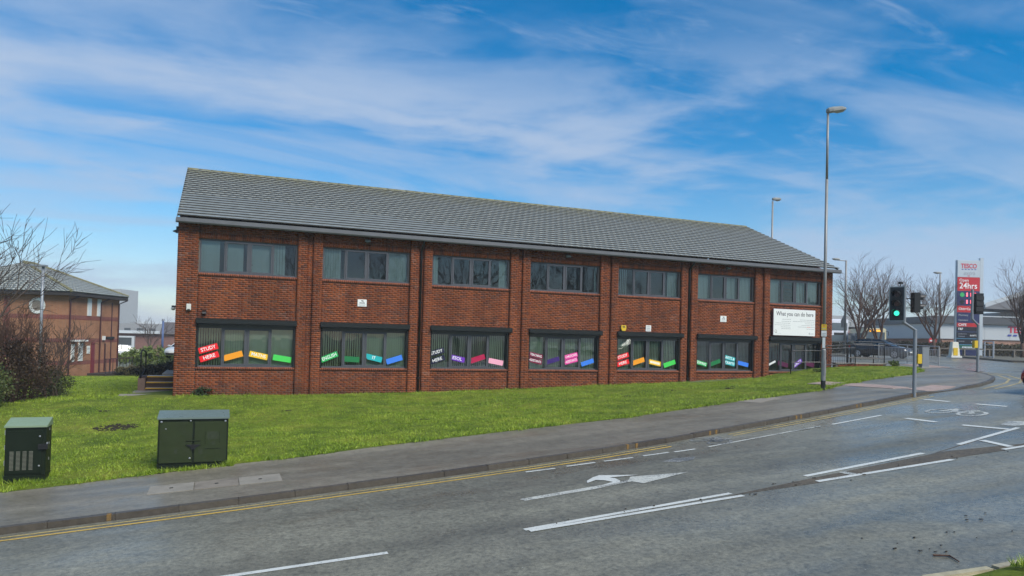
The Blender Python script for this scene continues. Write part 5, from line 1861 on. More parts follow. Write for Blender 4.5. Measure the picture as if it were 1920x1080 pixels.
# right: bare trees along the car park
for k, (x, y, h, sd, lab, th) in enumerate((
        (55.4, 20.9, 7.3, 81, 'bare tree behind the black car, left of its twin', .16),
        (61.9, 24.3, 8.2, 86, 'bare tree behind the front of the black car, right of its twin', .14),
        (65.4, 21.0, 7.9, 83, 'bare forked tree left of the tall store sign', .24),
        (68.9, 14.9, 7.6, 84, 'bare tree before the store front at the right frame edge', .22))):
    bare_tree((x, y, .62), h, sd, lab, 'tree', 'bare trees by the car park', trunk_h=th, spread=.82, r0=.17, levels=4, fork=4, twig_r=.009, kids=(3, 6, 6, 5), mat_=M_BARK2)
def long_hedge(loc, hl, hw, hh, n, seed, label, material=None):
    o = empty('hedge', loc, label, 'hedge', 'hedges along the car park', rz=math.atan2(-.381, .9246))
    rg = np.random.default_rng(seed)
    p = np.stack([rg.uniform(-hl, hl, n), rg.uniform(-hw, hw, n), rg.uniform(0, 1, n) ** .7 * hh], 1)
    p[:, 2] *= 1 + .10 * np.sin(p[:, 0] * 2.3) * np.cos(p[:, 0] * .9 + seed)
    p += rg.normal(0, .04, (n, 3))
    l = rg.uniform(.05, .11, n)
    a = rg.normal(0, 1, (n, 3)); a /= np.linalg.norm(a, axis=1)[:, None]
    b = np.cross(a, rg.normal(0, 1, (n, 3))); b /= np.linalg.norm(b, axis=1)[:, None]
    a = a * l[:, None]; b = b * l[:, None] * .5
    np_mesh('foliage', np.stack([p - a, p + b, p + a, p - b], 1).reshape(-1, 3), np.arange(4 * n).reshape(n, 4), material or M_LEAFH, o)
    st_ = MB()
    for k in range(14):
        x = -hl + 2 * hl * (k + .5) / 14
        st_.path([(x, 0, -.1), (x + .1, .1, hh * .5), (x - .05, 0, hh * .9)], [.03, .02, .01], 5)
    st_.build('stem', M_BARK2, o, fix=False)
    return o


long_hedge((68.6, 24.2, .66), 2.9, .9, 1.30, 7000, 1, 'clipped brown hedge left of the tall store sign')
long_hedge((73.2, 19.6, .70), 3.4, .9, 1.25, 8000, 2, 'clipped brown hedge right of the tall store sign')
long_hedge((52.5, 25.5, .60), 2.6, .8, 1.10, 5000, 3, 'brown hedge behind the hoop barriers and the black car')
long_hedge((60.5, 28.5, .60), 2.6, .8, 1.15, 5000, 4, 'low brown hedge between the paired trees and the forked tree')

# ------------------------------------------------------------------ vehicles
def carpaint(name, col):
    if name in MATS:
        return MATS[name]
    m, nt, b = mat_base(name)
    b.inputs['Base Color'].default_value = (*col, 1)
    b.inputs['Roughness'].default_value = .28
    b.inputs['Coat Weight'].default_value = .8
    b.inputs['Coat Roughness'].default_value = .06
    MATS[name] = m
    return m


M_HEAD = mat('headlamp_glass', (.62, .66, .68), .15, var=.05)
M_TAIL = mat('tail_lamp', (.35, .01, .015), .2)
M_TRIM = mat('car_trim', (.012, .012, .013), .55)


def car(loc, yaw, paintm, label, L=4.3, Wd=1.76, H=1.46, group=None, detail=True, name='car', lights=False):
    """forward = local +x"""
    o = empty(name, loc, label, 'car', group, yaw)
    hl = L / 2
    w = Wd / 2
    # lower body: stations (x, half width, bottom, shoulder z, deck z)
    st_ = [(-hl, w * .72, .42, .62, .80), (-hl + .10, w * .90, .24, .72, .98), (-hl + .55, w, .20, .80, 1.0), (-.7, w, .19, .80, .97), (.3, w, .19, .78, .95), (.95, w, .19, .74, .93),
           (1.45, w * .98, .20, .70, .86), (hl - .22, w * .90, .22, .62, .74), (hl - .04, w * .72, .28, .55, .64)]
    vs, fs = [], []
    for x, hw, zb, zs, zd in st_:
        vs += [(x, -hw * .86, zb), (x, -hw, zb + .16), (x, -hw, zs * .82), (x, -hw * .96, zs), (x, -hw * .86, zd), (x, -hw * .4, zd + .02), (x, hw * .4, zd + .02), (x, hw * .86, zd), (x, hw * .96, zs), (x, hw, zs * .82), (x, hw, zb + .16), (x, hw * .86, zb)]
    n = 12
    for k in range(len(st_) - 1):
        for i in range(n):
            fs.append((k * n + i, k * n + (i + 1) % n, (k + 1) * n + (i + 1) % n, (k + 1) * n + i))
    fs += [tuple(range(n))[::-1], tuple((len(st_) - 1) * n + i for i in range(n))]
    bo = MB().add(vs, fs).build('body', paintm, o, smooth=True)
    # roof and pillars
    rz, rw = H, w * .66
    b0, b1, b2, b3 = (-hl + .22, .97), (-hl + .75, rz - .04), (.15, rz), (1.05, .94)
    mid = (-.75, rz + .015)
    MB().add([(b1[0], -rw, b1[1]), (mid[0], -rw, mid[1]), (b2[0], -rw * .97, b2[1] - .03), (b1[0], rw, b1[1]), (mid[0], rw, mid[1]), (b2[0], rw * .97, b2[1] - .03),
              (b1[0], -rw, b1[1] - .05), (mid[0], -rw, mid[1] - .05), (b2[0], -rw * .97, b2[1] - .07), (b1[0], rw, b1[1] - .05), (mid[0], rw, mid[1] - .05), (b2[0], rw * .97, b2[1] - .07)],
             [(0, 1, 4, 3), (1, 2, 5, 4), (6, 9, 10, 7), (7, 10, 11, 8), (0, 6, 7, 1), (1, 7, 8, 2), (3, 4, 10, 9), (4, 5, 11, 10), (0, 3, 9, 6), (2, 8, 11, 5)]).build('roof', paintm, o, smooth=False, bevel=.01)
    ww = w * .87
    MB().add([(b3[0], -ww, b3[1]), (b3[0] + .08, 0, b3[1] + .02), (b3[0], ww, b3[1]), (b2[0], rw * .97, b2[1] - .05), (b2[0], -rw * .97, b2[1] - .05)], [(0, 1, 2, 3, 4)]).build('windscreen', M_CARGLASS, o, fix=False)
    MB().add([(b0[0], -ww * .92, b0[1]), (b0[0], ww * .92, b0[1]), (b1[0], rw, b1[1] - .03), (b1[0], -rw, b1[1] - .03)], [(0, 1, 2, 3)]).build('rear_window', M_CARGLASS, o, fix=False)
    MB().box(-hl + .3, b3[0] - .05, -w * .80, w * .80, .55, .90).build('interior', M_TRIM, o)
    for s in (-1, 1):
        def P(x, z):
            t_ = (z - .95) / (rz - .95)
            return (x, s * (ww + (rw - ww) * t_), z)
        MB().add([P(-.38, .97), P(b3[0] - .06, .95), P(b2[0] - .02, rz - .07), P(-.38, rz - .05)], [(0, 1, 2, 3)]).build('side_window', M_CARGLASS, o, fix=False)
        MB().add([P(-hl + .42, 1.0), P(-.46, .97), P(-.46, rz - .05), P(b1[0] + .05, rz - .08)], [(0, 1, 2, 3)]).build('side_window', M_CARGLASS, o, fix=False)
        for pa, pb_ in ((P(b3[0], .93), P(b2[0], rz - .04)), (P(-.42, .95), P(-.42, rz - .03)), (P(b0[0] + .05, .97), P(b1[0], rz - .05))):
            MB().path([pa, pb_], .035, 5).build('pillar', paintm if pa[0] != -.42 else M_TRIM, o)
        MB().box(hl - .42, hl - .13, s * w * .62 - .14, s * w * .62 + .14, .58, .70).build('headlight', M_HEAD if not lights else emis('headlamp_on', (.9, .95, 1.), 1.5), o, bevel=.03)
        MB().box(-hl + .02, -hl + .16, s * w * .74 - .12, s * w * .74 + .12, .68, .92).build('tail_light', M_TAIL, o, bevel=.03)
        MB().box(b3[0] - .28, b3[0] - .08, s * (w + .02), s * (w + .20), .92, 1.05).build('door_mirror', paintm, o, bevel=.03)
        MB().box(-.40, -.38, s * (w - .005), s * (w + .004), .25, .90).build('door_gap', M_TRIM, o)
        for hx in (-.6, .35):
            MB().box(hx - .1, hx + .1, s * (w + .0), s * (w + .02), .72, .755).build('door_handle', paintm, o)
        for wx in (-hl + .78, hl - .86):
            wh = MB().tube((wx, s * (w - .19), .315), (wx, s * (w + .012), .315), .315, n=22).build('wheel', M_TYRE, o)
            MB().tube((wx, s * (w + .0125), .315), (wx, s * (w + .02), .315), .215, .20, 18).build('rim', M_RIM, wh)
            for k in range(5):
                a = k * 2 * math.pi / 5
                ca, sa = math.cos(a + .62), math.sin(a + .62)
                MB().tube((wx + ca * .13, s * (w + .0205), .315 + sa * .13), (wx + ca * .13, s * (w + .022), .315 + sa * .13), .042, n=8).build('rim_gap', M_TYRE, wh)
            ar = MB()
            pv = []
            for k in range(13):
                a = math.pi * k / 12
                pv.append((wx + math.cos(a) * .37, .33 + math.sin(a) * .37))
            ar.prism([(x, s * (w + .003), z) for x, z in pv] , (0, -s * .10, 0)).build('wheel_arch', M_TRIM, o)
    MB().box(hl - .07, hl + .0, -w * .62, w * .62, .27, .44).build('grille', M_TRIM, o, bevel=.02)
    MB().box(hl - .012, hl + .012, -.26, .26, .44, .54).build('number_plate', M_WHITE, o)
    MB().box(-hl - .012, -hl + .02, -.26, .26, .60, .70).build('number_plate', M_YEL, o)
    return o


yaw_s = R(-78)
car((47.7, 12.0, .53), R(-70), carpaint('car_black', (.006, .006, .007)), 'black hatchback car on the side road behind the railings', lights=True)
car((26.88, -13.66, .02), R(172), carpaint('car_red', (.40, .008, .02)), 'red car entering at the right frame edge', L=4.2, H=1.5)
for k, (x, y, yw, col, lab) in enumerate((
        (86, 54, 20, (.62, .64, .66), 'silver parked car left of the others beyond the car park hedge'), (90.5, 52.5, 30, (.72, .73, .73), 'white parked car beyond the car park hedge'),
        (94, 49, 12, (.5, .52, .55), 'grey parked car beyond the hedge left of the no-entry sign'), (97, 45.5, 200, (.75, .76, .76), 'white parked car beyond the hedge behind the no-entry sign'),
        (87, 61, 190, (.3, .32, .36), 'dark grey parked car far back in the car park'), (99, 55, 190, (.68, .69, .70), 'pale parked car farthest back in the car park'))):
    car((x, y, .9), R(yw), carpaint('car_paint_%d' % k, col), lab, group='parked cars in the car park')
car((-9.2, 68, -2.1), R(8), carpaint('car_white', (.72, .73, .74)), 'white parked car far off beyond the left shrubs', group='parked cars on the left', L=4.5)
car((-12.8, 69, -2.1), R(12), carpaint('car_dark', (.03, .035, .04)), 'dark parked car far off beside the buff building', group='parked cars on the left')
car((-1.55, 36.5, -1.0), R(-118), carpaint('car_silver', (.55, .58, .60)), 'silver car partly hidden by the left brick corner', L=4.2)


def bus(loc, yaw, L, Wd, H, body, band, label, double=False, sign=None):
    o = empty('bus', loc, label, 'bus', None, yaw)
    hl, w = L / 2, Wd / 2
    MB().box(-hl, hl, -w, w, .30, H).build('body', body, o, bevel=.12)
    MB().box(-hl + .05, hl - .05, -w + .03, w - .03, .22, .5).build('skirt', M_TRIM, o)
    lv = [(1.35, 2.35)] if not double else [(1.25, 2.0), (2.85, 3.65)]
    wg = mat('bus_glass', (.10, .13, .15), .12, var=.1)
    for (z0, z1) in lv:
        n = int(L / 1.45)
        for s in (-1, 1):
            for k in range(n):
                x0 = -hl + .5 + k * (L - 1.0) / n
                MB().box(x0 + .05, x0 + (L - 1.0) / n - .05, s * (w + .003) - .01, s * (w + .003) + .01, z0, z1).build('side_window', wg, o)
        MB().box(hl - .01, hl + .02, -w + .2, w - .2, z0 - .1, z1 + .1).build('windscreen', wg, o)
    if band:
        z0 = lv[-1][0] - .42 if double else 2.55
        for s in (-1, 1):
            MB().box(-hl + .15, hl - .15, s * (w + .004) - .006, s * (w + .004) + .006, z0, z0 + .34).build('colour_band', band, o)
    MB().box(hl + .0, hl + .035, -.75, .75, lv[0][1] + .12, lv[0][1] + .45).build('display_box', M_TRIM, o)
    if not double: MB().box(hl + .036, hl + .04, -.65, .65, lv[0][1] + .16, lv[0][1] + .41).build('destination_display', emis('amber_display', (1., .42, .04), .7), o)
    for s in (-1, 1):
        MB().box(hl - .02, hl + .03, s * (w - .25) - .15, s * (w - .25) + .15, .62, .82).build('headlight', M_HEAD, o)
        MB().path([(hl - .05, s * (w - .05), H - .35), (hl + .25, s * (w + .12), H - .4), (hl + .25, s * (w + .15), H - .9)], .04, 6).build('mirror_arm', M_TRIM, o)
        for wx in (-hl + 2.6, hl - 2.4):
            wh = MB().tube((wx, s * (w - .3), .48), (wx, s * (w + .01), .48), .48, n=18).build('wheel', M_TYRE, o)
            MB().tube((wx, s * (w + .0105), .48), (wx, s * (w + .02), .48), .26, n=14).build('rim', M_RIM, wh)
    return o


bus((78.56, 40.76, .75), R(-126), 11.0, 2.5, 2.95, mat('bus_cream', (.66, .60, .40), .4, var=.04), None, 'cream single-deck bus with amber display behind the bare trees')
bus((79.44, 48.78, .75), R(-110), 10.2, 2.5, 4.25, mat('bus_white', (.70, .72, .78), .4, var=.04), mat('bus_pink', (.65, .12, .32), .4, var=.05), 'white double-deck bus with a pink band beside the brick corner', True)
#@@BACKGROUND
# ------------------------------------------------------------------ verge and things beyond the junction
vg = [(50.5, 3.9), (51.6, 3.2), (56, -1), (66, -6), (120, -6), (120, 30), (78, 34), (70, 26), (63.4, 18.4), (57, 11.2)]
tri = [(x, y, float(zr(x)) + .13) for x, y in vg]
M_VERGE = mat('far_verge', (.10, .095, .07), .9, var=.3, scale=.8)
MB().prism(tri, (0, 0, -.3)).build('far_verge', M_VERGE)
bpy.data.objects['far_verge']['kind'] = 'structure'
kerb3 = empty('far_kerb', (0, 0, 0), kind='structure')
kerb_run(kerb3, [(51.9, 2.9), (50.9, 3.4), (50.45, 3.95), (57, 11.2), (63.4, 18.4), (70, 26)], KM, top=.14)
# side-road footway and verge on its left bank, car-park surface
MB().prism([(x, y, float(zr(x)) + .05) for x, y in ((49.5, 17), (58, 25), (74, 42), (66, 52), (49.5, 36))], (0, 0, -.25)).build('side_verge', M_VERGE)
bpy.data.objects['side_verge']['kind'] = 'structure'

# totem sign
tt_ = empty('store_sign', (68.31, 19.76, .66), 'tall white, red and blue store sign panel by the road', 'sign')
fx = Vector((.9246, -.381, 0)); fy = Vector((.381, .9246, 0)); UZ = Vector((0, 0, 1))
SW = 2.18


def tp(name, z0, z1, material, x0=-SW / 2, x1=SW / 2, out=0., parent=None, th=.02):
    c = fx * (x0 + x1) / 2 + UZ * (z0 + z1) / 2 - fy * (.16 + out)
    return MB().obox(c, fx * (x1 - x0) / 2, fy * th, UZ * (z1 - z0) / 2).build(name, material, parent or tt_)


ZZ_ = lambda y: (667.5 - y) / 179.5 * 9.36
M_TBLUE = mat('totem_blue', (.018, .026, .10), .45, var=.05)
M_TRED = mat('totem_red', (.50, .018, .026), .45, var=.05)
M_TBLK = mat('totem_black', (.012, .013, .022), .45, var=.05)
M_TWH = mat('totem_white', (.46, .52, .56), .4, var=.04)
M_TGRN = mat('totem_green', (.03, .16, .11), .45, var=.05)
M_TCY = mat('totem_cyan', (.10, .45, .70), .45)
M_LED = emis('led_red', (1., .10, .14), 1.6)
MB().obox(UZ * 4.75, fx * (SW / 2 + .02), fy * .15, UZ * 4.65).build('core', M_TWH, tt_)
MB().obox(fx * (SW / 2 + .22) + UZ * 4.9, fx * .16, fy * .12, UZ * 4.75).build('side_fin', M_TWH, tt_)
MB().obox(-fx * (SW / 2 + .06) + UZ * 2.6, fx * .03, fy * .12, UZ * 2.4).build('side_fin', M_TWH, tt_)
bands = [(488, 519, M_TWH), (519, 545, M_TRED), (545, 572.5, M_TBLUE), (572.5, 585, M_TRED), (585, 604.5, M_TBLUE), (604.5, 612, M_TRED), (612, 620, M_TBLK), (620, 622, M_TBLUE), (622, 633.3, M_TBLK), (633.3, 634.3, M_TCY), (634.3, 644.5, M_TBLK), (644.5, 645.5, M_TCY), (645.5, 654.5, M_TGRN), (654.5, 667.5, M_TBLUE)]
for a, b, mm in bands:
    tp('sign_panel', ZZ_(b) + .012, ZZ_(a) - .012, mm)
M_TXR = mat('totem_text_red', (.55, .02, .06), .5)
M_TXB = mat('totem_text_blue', (.03, .05, .30), .5)
M_TXG = mat('totem_text_grey', (.34, .36, .40), .5)


def tt_text(s, y, size, mm, x=0., align='CENTER', bold=0., shear=0., width=None):
    text_obj(s, size, mm, 'lettering', tt_, facing(fx * x + UZ * ZZ_(y) - fy * .190, fx, UZ), bold, .004, align, shear, width)


tt_text('TESCO', 498.5, .62, M_TXR, 0, 'CENTER', .02, 0, 1.55)
for k in range(5):
    c = fx * (-.62 + k * .31) + UZ * ZZ_(504.6) - fy * .185
    MB().prism([c - fx * .10 - UZ * .035, c + fx * .07 - UZ * .035, c + fx * .11 + UZ * .035, c - fx * .06 + UZ * .035], -fy * .004).build('dash', M_TXB, tt_)
tt_text('extra', 511.5, .55, M_TXG, .02, 'CENTER', .0, .3, 1.1)
c = UZ * ZZ_(516.6) - fy * .185
MB().obox(c, fx * .12, fy * .003, UZ * .03).build('dash', M_TXR, tt_)
tt_text('Open', 525.0, .40, M_LET, -.92, 'LEFT')
tt_text('24hrs', 535.5, .82, M_LET, -.92, 'LEFT', .006, 0, 1.72)
for y, mm in ((552, mat('totem_roundel_green', (.04, .42, .12), .5)), (565.3, M_TBLK)):
    MB().tube(fx * -.62 + UZ * ZZ_(y) - fy * .18, fx * -.62 + UZ * ZZ_(y) - fy * .20, .22, n=18).build('roundel', mm, tt_)
    for k in range(4):
        t_ = '118'[min(k, 2)]
    tt_text('118', y, .48, M_LED, .25, 'CENTER', .03, 0, 1.05)
for s, y, sz, x in (('Click+Collect', 578.6, .30, -.95), ('Pharmacy', 590, .24, -.95), ('Opticians', 599.3, .24, -.95), ('CAFE', 608.3, .34, -.95), ('F&F', 616, .30, -.95)):
    tt_text(s, y, sz, M_LET if sz > .25 else M_TXG, x, 'LEFT', .015)
tt_text('DOROTHY', 625.4, .17, M_TXG, -.95, 'LEFT', .01)
tt_text('PERKINS', 630, .17, M_TXG, -.95, 'LEFT', .01)
tt_text('BURTON', 628, .21, M_LET, .2, 'LEFT', .01)
tt_text('EVANS', 639.4, .19, M_TXG, -.9, 'LEFT', .01)
tt_text('wallis', 639.4, .28, M_LET, .3, 'LEFT')
for k in range(9):
    tp('small_print', ZZ_(651.5), ZZ_(648.5), M_LET, -.55 + k * .14, -.55 + k * .14 + .10, .022, th=.003)
MB().obox(UZ * .0 , fx * 1.3, fy * .3, UZ * .1).build('footing', M_CONC, tt_)

# keep-left bollard, knee rails, no-entry sign
o = empty('traffic_bollard', (54.84, 11.25, .68), 'white tapered traffic bollard with a yellow square before the store sign', 'bollard')
MB().add([p_ for z, k in ((0, .36), (1.25, .24)) for p_ in (tuple(-fx * k - fy * k * .7 + UZ * z), tuple(fx * k - fy * k * .7 + UZ * z), tuple(fx * k + fy * k * .7 + UZ * z), tuple(-fx * k + fy * k * .7 + UZ * z))], [tuple(f) for f in BOXF]).build('body', mat('bollard_white', (.66, .64, .54), .45, var=.06, dirt=.15), o, bevel=.03)
MB().obox(UZ * .06, fx * .44, fy * .34, UZ * .07).build('base', M_OFFW, o, bevel=.02)
MB().obox(-fx * .04 - fy * .252 + UZ * .48, fx * .17, fy * .012, UZ * .30).build('yellow_panel', M_YEL, o)
for (A, B, lab) in (((61.2, 17.3, .70), (72.8, 11.6, .74), 'timber knee rail on the verge below the store sign'), ((57.8, 19.9, .66), (62.9, 25.3, .68), 'timber knee rail beside the hedge left of the store sign'), ((73.6, 11.0, .74), (82, 6.5, .76), 'timber knee rail at the right frame edge below the store')):
    A, B = Vector(A), Vector(B)
    o = empty('knee_rail', A, lab, 'rail', 'timber knee rails')
    n = int((B - A).length / 2)
    for k in range(n + 1):
        p = A.lerp(B, k / n)
        MB().obox(p + UZ * .25, (.09, 0, 0), (0, .09, 0), (0, 0, .40)).build('post', M_TIMBER, o, A)
    d = (B - A).normalized()
    MB().obox((A + B) / 2 + UZ * .70, d * (B - A).length / 2, Vector((-d.y, d.x, 0)) * .06, UZ * .06).build('rail', M_TIMBER, o, A)
for (x, y, lab) in ((74.42, 28.04, 'red no-entry sign beside the trunk left of the store sign'), (77.6, 25.6, 'red no-entry sign nearer the tall store sign')):
    o = empty('no_entry_sign', (x, y, .7), lab, 'sign', 'no-entry signs at the car park')
    MB().tube((0, 0, 0), (0, 0, 1.75), .05, n=8).build('post', M_GALV, o)
    MB().tube(UZ * 1.55 - fy * .06, UZ * 1.55 - fy * .08, .42, n=22).build('disc', mat('sign_red_disc', (.55, .02, .03), .45), o)
    MB().obox(UZ * 1.55 - fy * .09, fx * .32, fy * .008, UZ * .075).build('bar', M_WHITE, o)
o = empty('direction_sign', (56.6, 23.6, .6), 'dark angled sign flag on a slim grey post behind the left barriers', 'sign')
MB().tube((0, 0, 0), (0, 0, 3.3), .045, n=8).build('post', M_GALV, o)
MB().prism([Vector((0, 0, 3.2)) - fx * .42, Vector((0, 0, 3.95)) - fx * .05, Vector((0, 0, 4.0)) + fx * .06, Vector((0, 0, 2.6)) + fx * .06, Vector((0, 0, 2.55)) - fx * .35], fy * .05).build('flag', mat('sign_back_grey', (.07, .085, .10), .5), o)

# the store: white fascia, brick base, dark flat roof, big fuel canopy
M_STW = mat('store_white', (.46, .49, .50), .5, var=.05, scale=.6)
M_STG = mat('store_roof_grey', (.07, .075, .08), .5, var=.1, scale=.5)
M_STB = brick_tex('store_brick', (.38, .17, .10), (.30, .12, .07), (.36, .30, .25))
so = Vector((86.6, 36.0, .6))
sto = empty('supermarket', so, 'low supermarket with white fascia, brick base and flat grey roof', 'building')
f1, f2 = fx, fy


def sbx(name, u0, u1, v0, v1, z0, z1, m_, parent=None, bev=0.):
    return MB().obox(f1 * (u0 + u1) / 2 + f2 * (v0 + v1) / 2 + UZ * (z0 + z1) / 2, f1 * (u1 - u0) / 2, f2 * (v1 - v0) / 2, UZ * (z1 - z0) / 2).build(name, m_, parent or sto, bevel=bev)


sbx('wall', .0, 40, 0, 18, -.4, 2.1, M_STB)
sbx('fascia', -.6, 40, -.15, 18, 2.1, 4.05, M_STW)
sbx('roof', -.9, 40.3, -.5, 18.5, 4.06, 5.0, M_STG)
MB().prism([f1 * -2.1 - f2 * .5 + UZ * 4.75, f1 * -.9 - f2 * .5 + UZ * 4.06, f1 * -.9 - f2 * .5 + UZ * 5.0, f1 * -1.9 - f2 * .5 + UZ * 4.95], Vector((.77, .64, 0)) * 8).build('roof_prow', M_STG, sto)
sbx('roof_edge', -1.9, 40.4, -.56, -.505, 4.98, 5.12, M_STW)
for k in range(10):
    sbx('fascia_joint', -1 + k * 3.2, -.96 + k * 3.2, -.165, -.151, 2.15, 4.0, mat('joint_grey', (.40, .43, .44), .6))
for u in (4.6, 6.7):
    sbx('window', u, u + 1.9, -.03, .05, .35, 1.5, M_STW)
    for k in range(4):
        sbx('poster_line', u + .1, u + 1.7 - k * .2, -.045, -.031, .55 + k * .22, .62 + k * .22, M_INKG)
text_obj('TESCO', 1.15, M_TXR, 'lettering', sto, facing(f1 * 10.2 - f2 * .17 + UZ * 3.42, f1, UZ), .03, .02, 'CENTER', 0, 3.6)
for k in range(6):
    c = f1 * (8.55 + k * .72) - f2 * .17 + UZ * 2.72
    MB().prism([c - f1 * .28 - UZ * .11, c + f1 * .2 - UZ * .11, c + f1 * .3 + UZ * .11, c - f1 * .18 + UZ * .11], -f2 * .02).build('dash', M_TXB, sto)

ca = empty('fuel_canopy', (112.8, 43.7, .35), 'large pale-edged fuel station canopy rising behind the store roof', 'canopy')
MB().prism([f1 * -4.4 + UZ * 7.35, f1 * -4.4 + UZ * 8.05, f1 * 3 + UZ * 10.6, f1 * 18 + UZ * 12.2, f1 * 18 + UZ * 8.6, f1 * 2.4 + UZ * 7.2], Vector((.77, .64, 0)) * 10).build('deck', mat('canopy_underside', (.16, .16, .165), .6, var=.1), ca)
MB().prism([f1 * -4.5 + UZ * 7.5 - f2 * .06, f1 * -4.5 + UZ * 8.2 - f2 * .06, f1 * 3 + UZ * 10.75 - f2 * .06, f1 * 18 + UZ * 12.35 - f2 * .06, f1 * 18 + UZ * 11.7 - f2 * .06, f1 * 3 + UZ * 10.15 - f2 * .06], f2 * .05).build('edge_trim', M_STW, ca)
for u in (4.5, 13):
    MB().obox(f1 * u + f2 * 7 + UZ * 3.6, f1 * .35, f2 * .35, UZ * 3.7).build('column', M_STW, ca)
MB().obox(f1 * 10.5 + f2 * 8 + UZ * 5.3, f1 * 7.5, f2 * 4, UZ * 1.9).build('kiosk', mat('kiosk_grey', (.30, .30, .30), .6), ca)

# grey decked car park far behind the junction
dk = empty('decked_car_park', (120, 92, .3), 'long grey multi-level car park in the hazy background', 'building')
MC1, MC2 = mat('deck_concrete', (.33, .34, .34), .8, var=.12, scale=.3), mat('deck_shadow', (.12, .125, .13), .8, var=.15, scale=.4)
for k, (z, h) in enumerate(((0, .9), (2.6, .9), (5.2, 1.0))):
    MB().obox(UZ * (z + h / 2), f1 * 38, f2 * 8, UZ * h / 2).build('deck', MC1, dk)
    if k < 2:
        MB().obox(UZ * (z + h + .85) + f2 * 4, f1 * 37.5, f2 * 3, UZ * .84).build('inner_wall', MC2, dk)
for k in range(14):
    MB().obox(f1 * (-37 + k * 5.7) - f2 * 8.05 + UZ * 3.0, f1 * .22, f2 * .12, UZ * 3.0).build('column', MC1, dk)
MB().obox(f1 * -12 + f2 * 2 + UZ * 6.9, f1 * 20, f2 * 5, UZ * .75).build('upper_block', MC1, dk)
MB().obox(f1 * 22 + f2 * -9 + UZ * 5.4, f1 * 1.2, f2 * .05, UZ * .12).build('strip_light', emis('strip_lamp', (1., .9, .5), 1.5), dk)

# ------------------------------------------------------------------ buff brick building at the left
NC = Vector((-8.55, 27.65, -2.05))
av, bv = Vector((.375, .927, 0)), Vector((-.927, .375, 0))
bf = empty('buff_building', NC, 'buff brick building with red bands and hipped grey tile roof', 'building')
M_BUFF = brick_tex('buff_brick', (.36, .158, .076), (.30, .125, .060), (.28, .175, .115))
M_RBAND = brick_tex('red_band_brick', (.22, .045, .035), (.17, .04, .03), (.2, .12, .1))
AL, BL, HW = 6.3, 10.5, 5.5


def lbx(name, a0, a1, b0, b1, z0, z1, m_, parent=None):
    return MB().obox(av * (a0 + a1) / 2 + bv * (b0 + b1) / 2 + UZ * (z0 + z1) / 2, av * (a1 - a0) / 2, bv * (b1 - b0) / 2, UZ * (z1 - z0) / 2).build(name, m_, parent or bf)


wl_ = lbx('wall', 0, AL, 0, BL, -.6, HW, M_BUFF)
for z, h in ((.78, .26), (2.30, .26), (3.86, .28)):
    lbx('red_band', -.012, AL + .012, -.012, BL + .012, z, z + h, M_RBAND, wl_)
lbx('fascia', -.42, AL + .42, -.42, BL + .42, HW - .06, HW + .16, mat('dark_fascia', (.03, .024, .022), .6))
OH, RZ2 = .45, 2.15
hip = 3.4
e0, e1, w0, w1 = -OH, AL + OH, -OH, BL + OH
p = lambda a, b, z: tuple(av * a + bv * b + UZ * (HW + .17 + z))
bm_ = (w0 + w1) / 2
R0, R1 = p(hip - .2, bm_, RZ2), p(e1 - 2.4, bm_, RZ2)
rf = MB().add([p(e0, w0, 0), p(e1, w0, 0), p(e1, w1, 0), p(e0, w1, 0), R0, R1], [(0, 1, 5, 4), (1, 2, 5), (2, 3, 4, 5), (3, 0, 4)]).build('roof', M_FASCIA, bf, fix=False)
# tile courses on the two visible slopes
Vs, Fs, off = [], [], 0


def courses(c0, c1, t0, t1, n, wid):
    """quad slope c0-c1 eave, t0-t1 top; stepped tile boxes with rolled backs"""
    global off
    c0, c1, t0, t1 = map(Vector, (c0, c1, t0, t1))
    nn = (c1 - c0).cross(t0 - c0).normalized()
    if nn.z < 0:
        nn = -nn
    for k in range(n):
        f0, f1_ = k / n, (k + 1.25) / n
        a0, a1 = c0.lerp(t0, f0), c1.lerp(t1, f0)
        g0, g1 = c0.lerp(t0, min(1, f1_)), c1.lerp(t1, min(1, f1_))
        m_ = max(1, int((a1 - a0).length / wid))
        for i in range(m_):
            u0, u1 = i / m_, (i + .86) / m_
            q = [a0.lerp(a1, u0) + nn * .07, a0.lerp(a1, u1) + nn * .07, g0.lerp(g1, u1) + nn * .02, g0.lerp(g1, u0) + nn * .02]
            v_ = np.array([tuple(x - nn * .03) for x in q] + [tuple(x + nn * .03) for x in q])
            Vs.append(v_); Fs.append(BOXF + off); off += 8


courses(p(e0, w0, 0), p(e1, w0, 0), R0, R1, 15, .33)
courses(p(e0, w1, 0), p(e0, w0, 0), R0, R0, 15, .33)
np_mesh('tile_courses', np.concatenate(Vs), np.concatenate(Fs), M_TILE, rf, kind='stuff')
for A, B in ((p(e0, w0, 0), R0), (R0, R1), (R1, p(e1, w0, 0))):
    A, B = Vector(A), Vector(B)
    n = max(3, int((B - A).length / .45))
    for k in range(n):
        q0, q1 = A.lerp(B, k / n), A.lerp(B, (k + .96) / n)
        MB().path([q0 + UZ * .08, q1 + UZ * .08], .11, 6).build('ridge_tile', M_RIDGE, rf)
M_DPIPE = mat('pipe_maroon', (.05, .012, .014), .5)
for a, b_ in ((.12, -.07), (3.75, -.07), (6.15, -.07)):
    pts = [av * (a + .55) + bv * (-.38) + UZ * (HW - .05), av * a + bv * b_ + UZ * (HW - .35), av * a + bv * b_ + UZ * -.3]
    MB().path([tuple(x) for x in pts], .05, 8).build('downpipe', M_DPIPE, bf)
M_WINW = mat('window_white_frame', (.66, .68, .66), .5, var=.05)
M_WDARK = mat('window_dark_glass', (.06, .07, .075), .15)
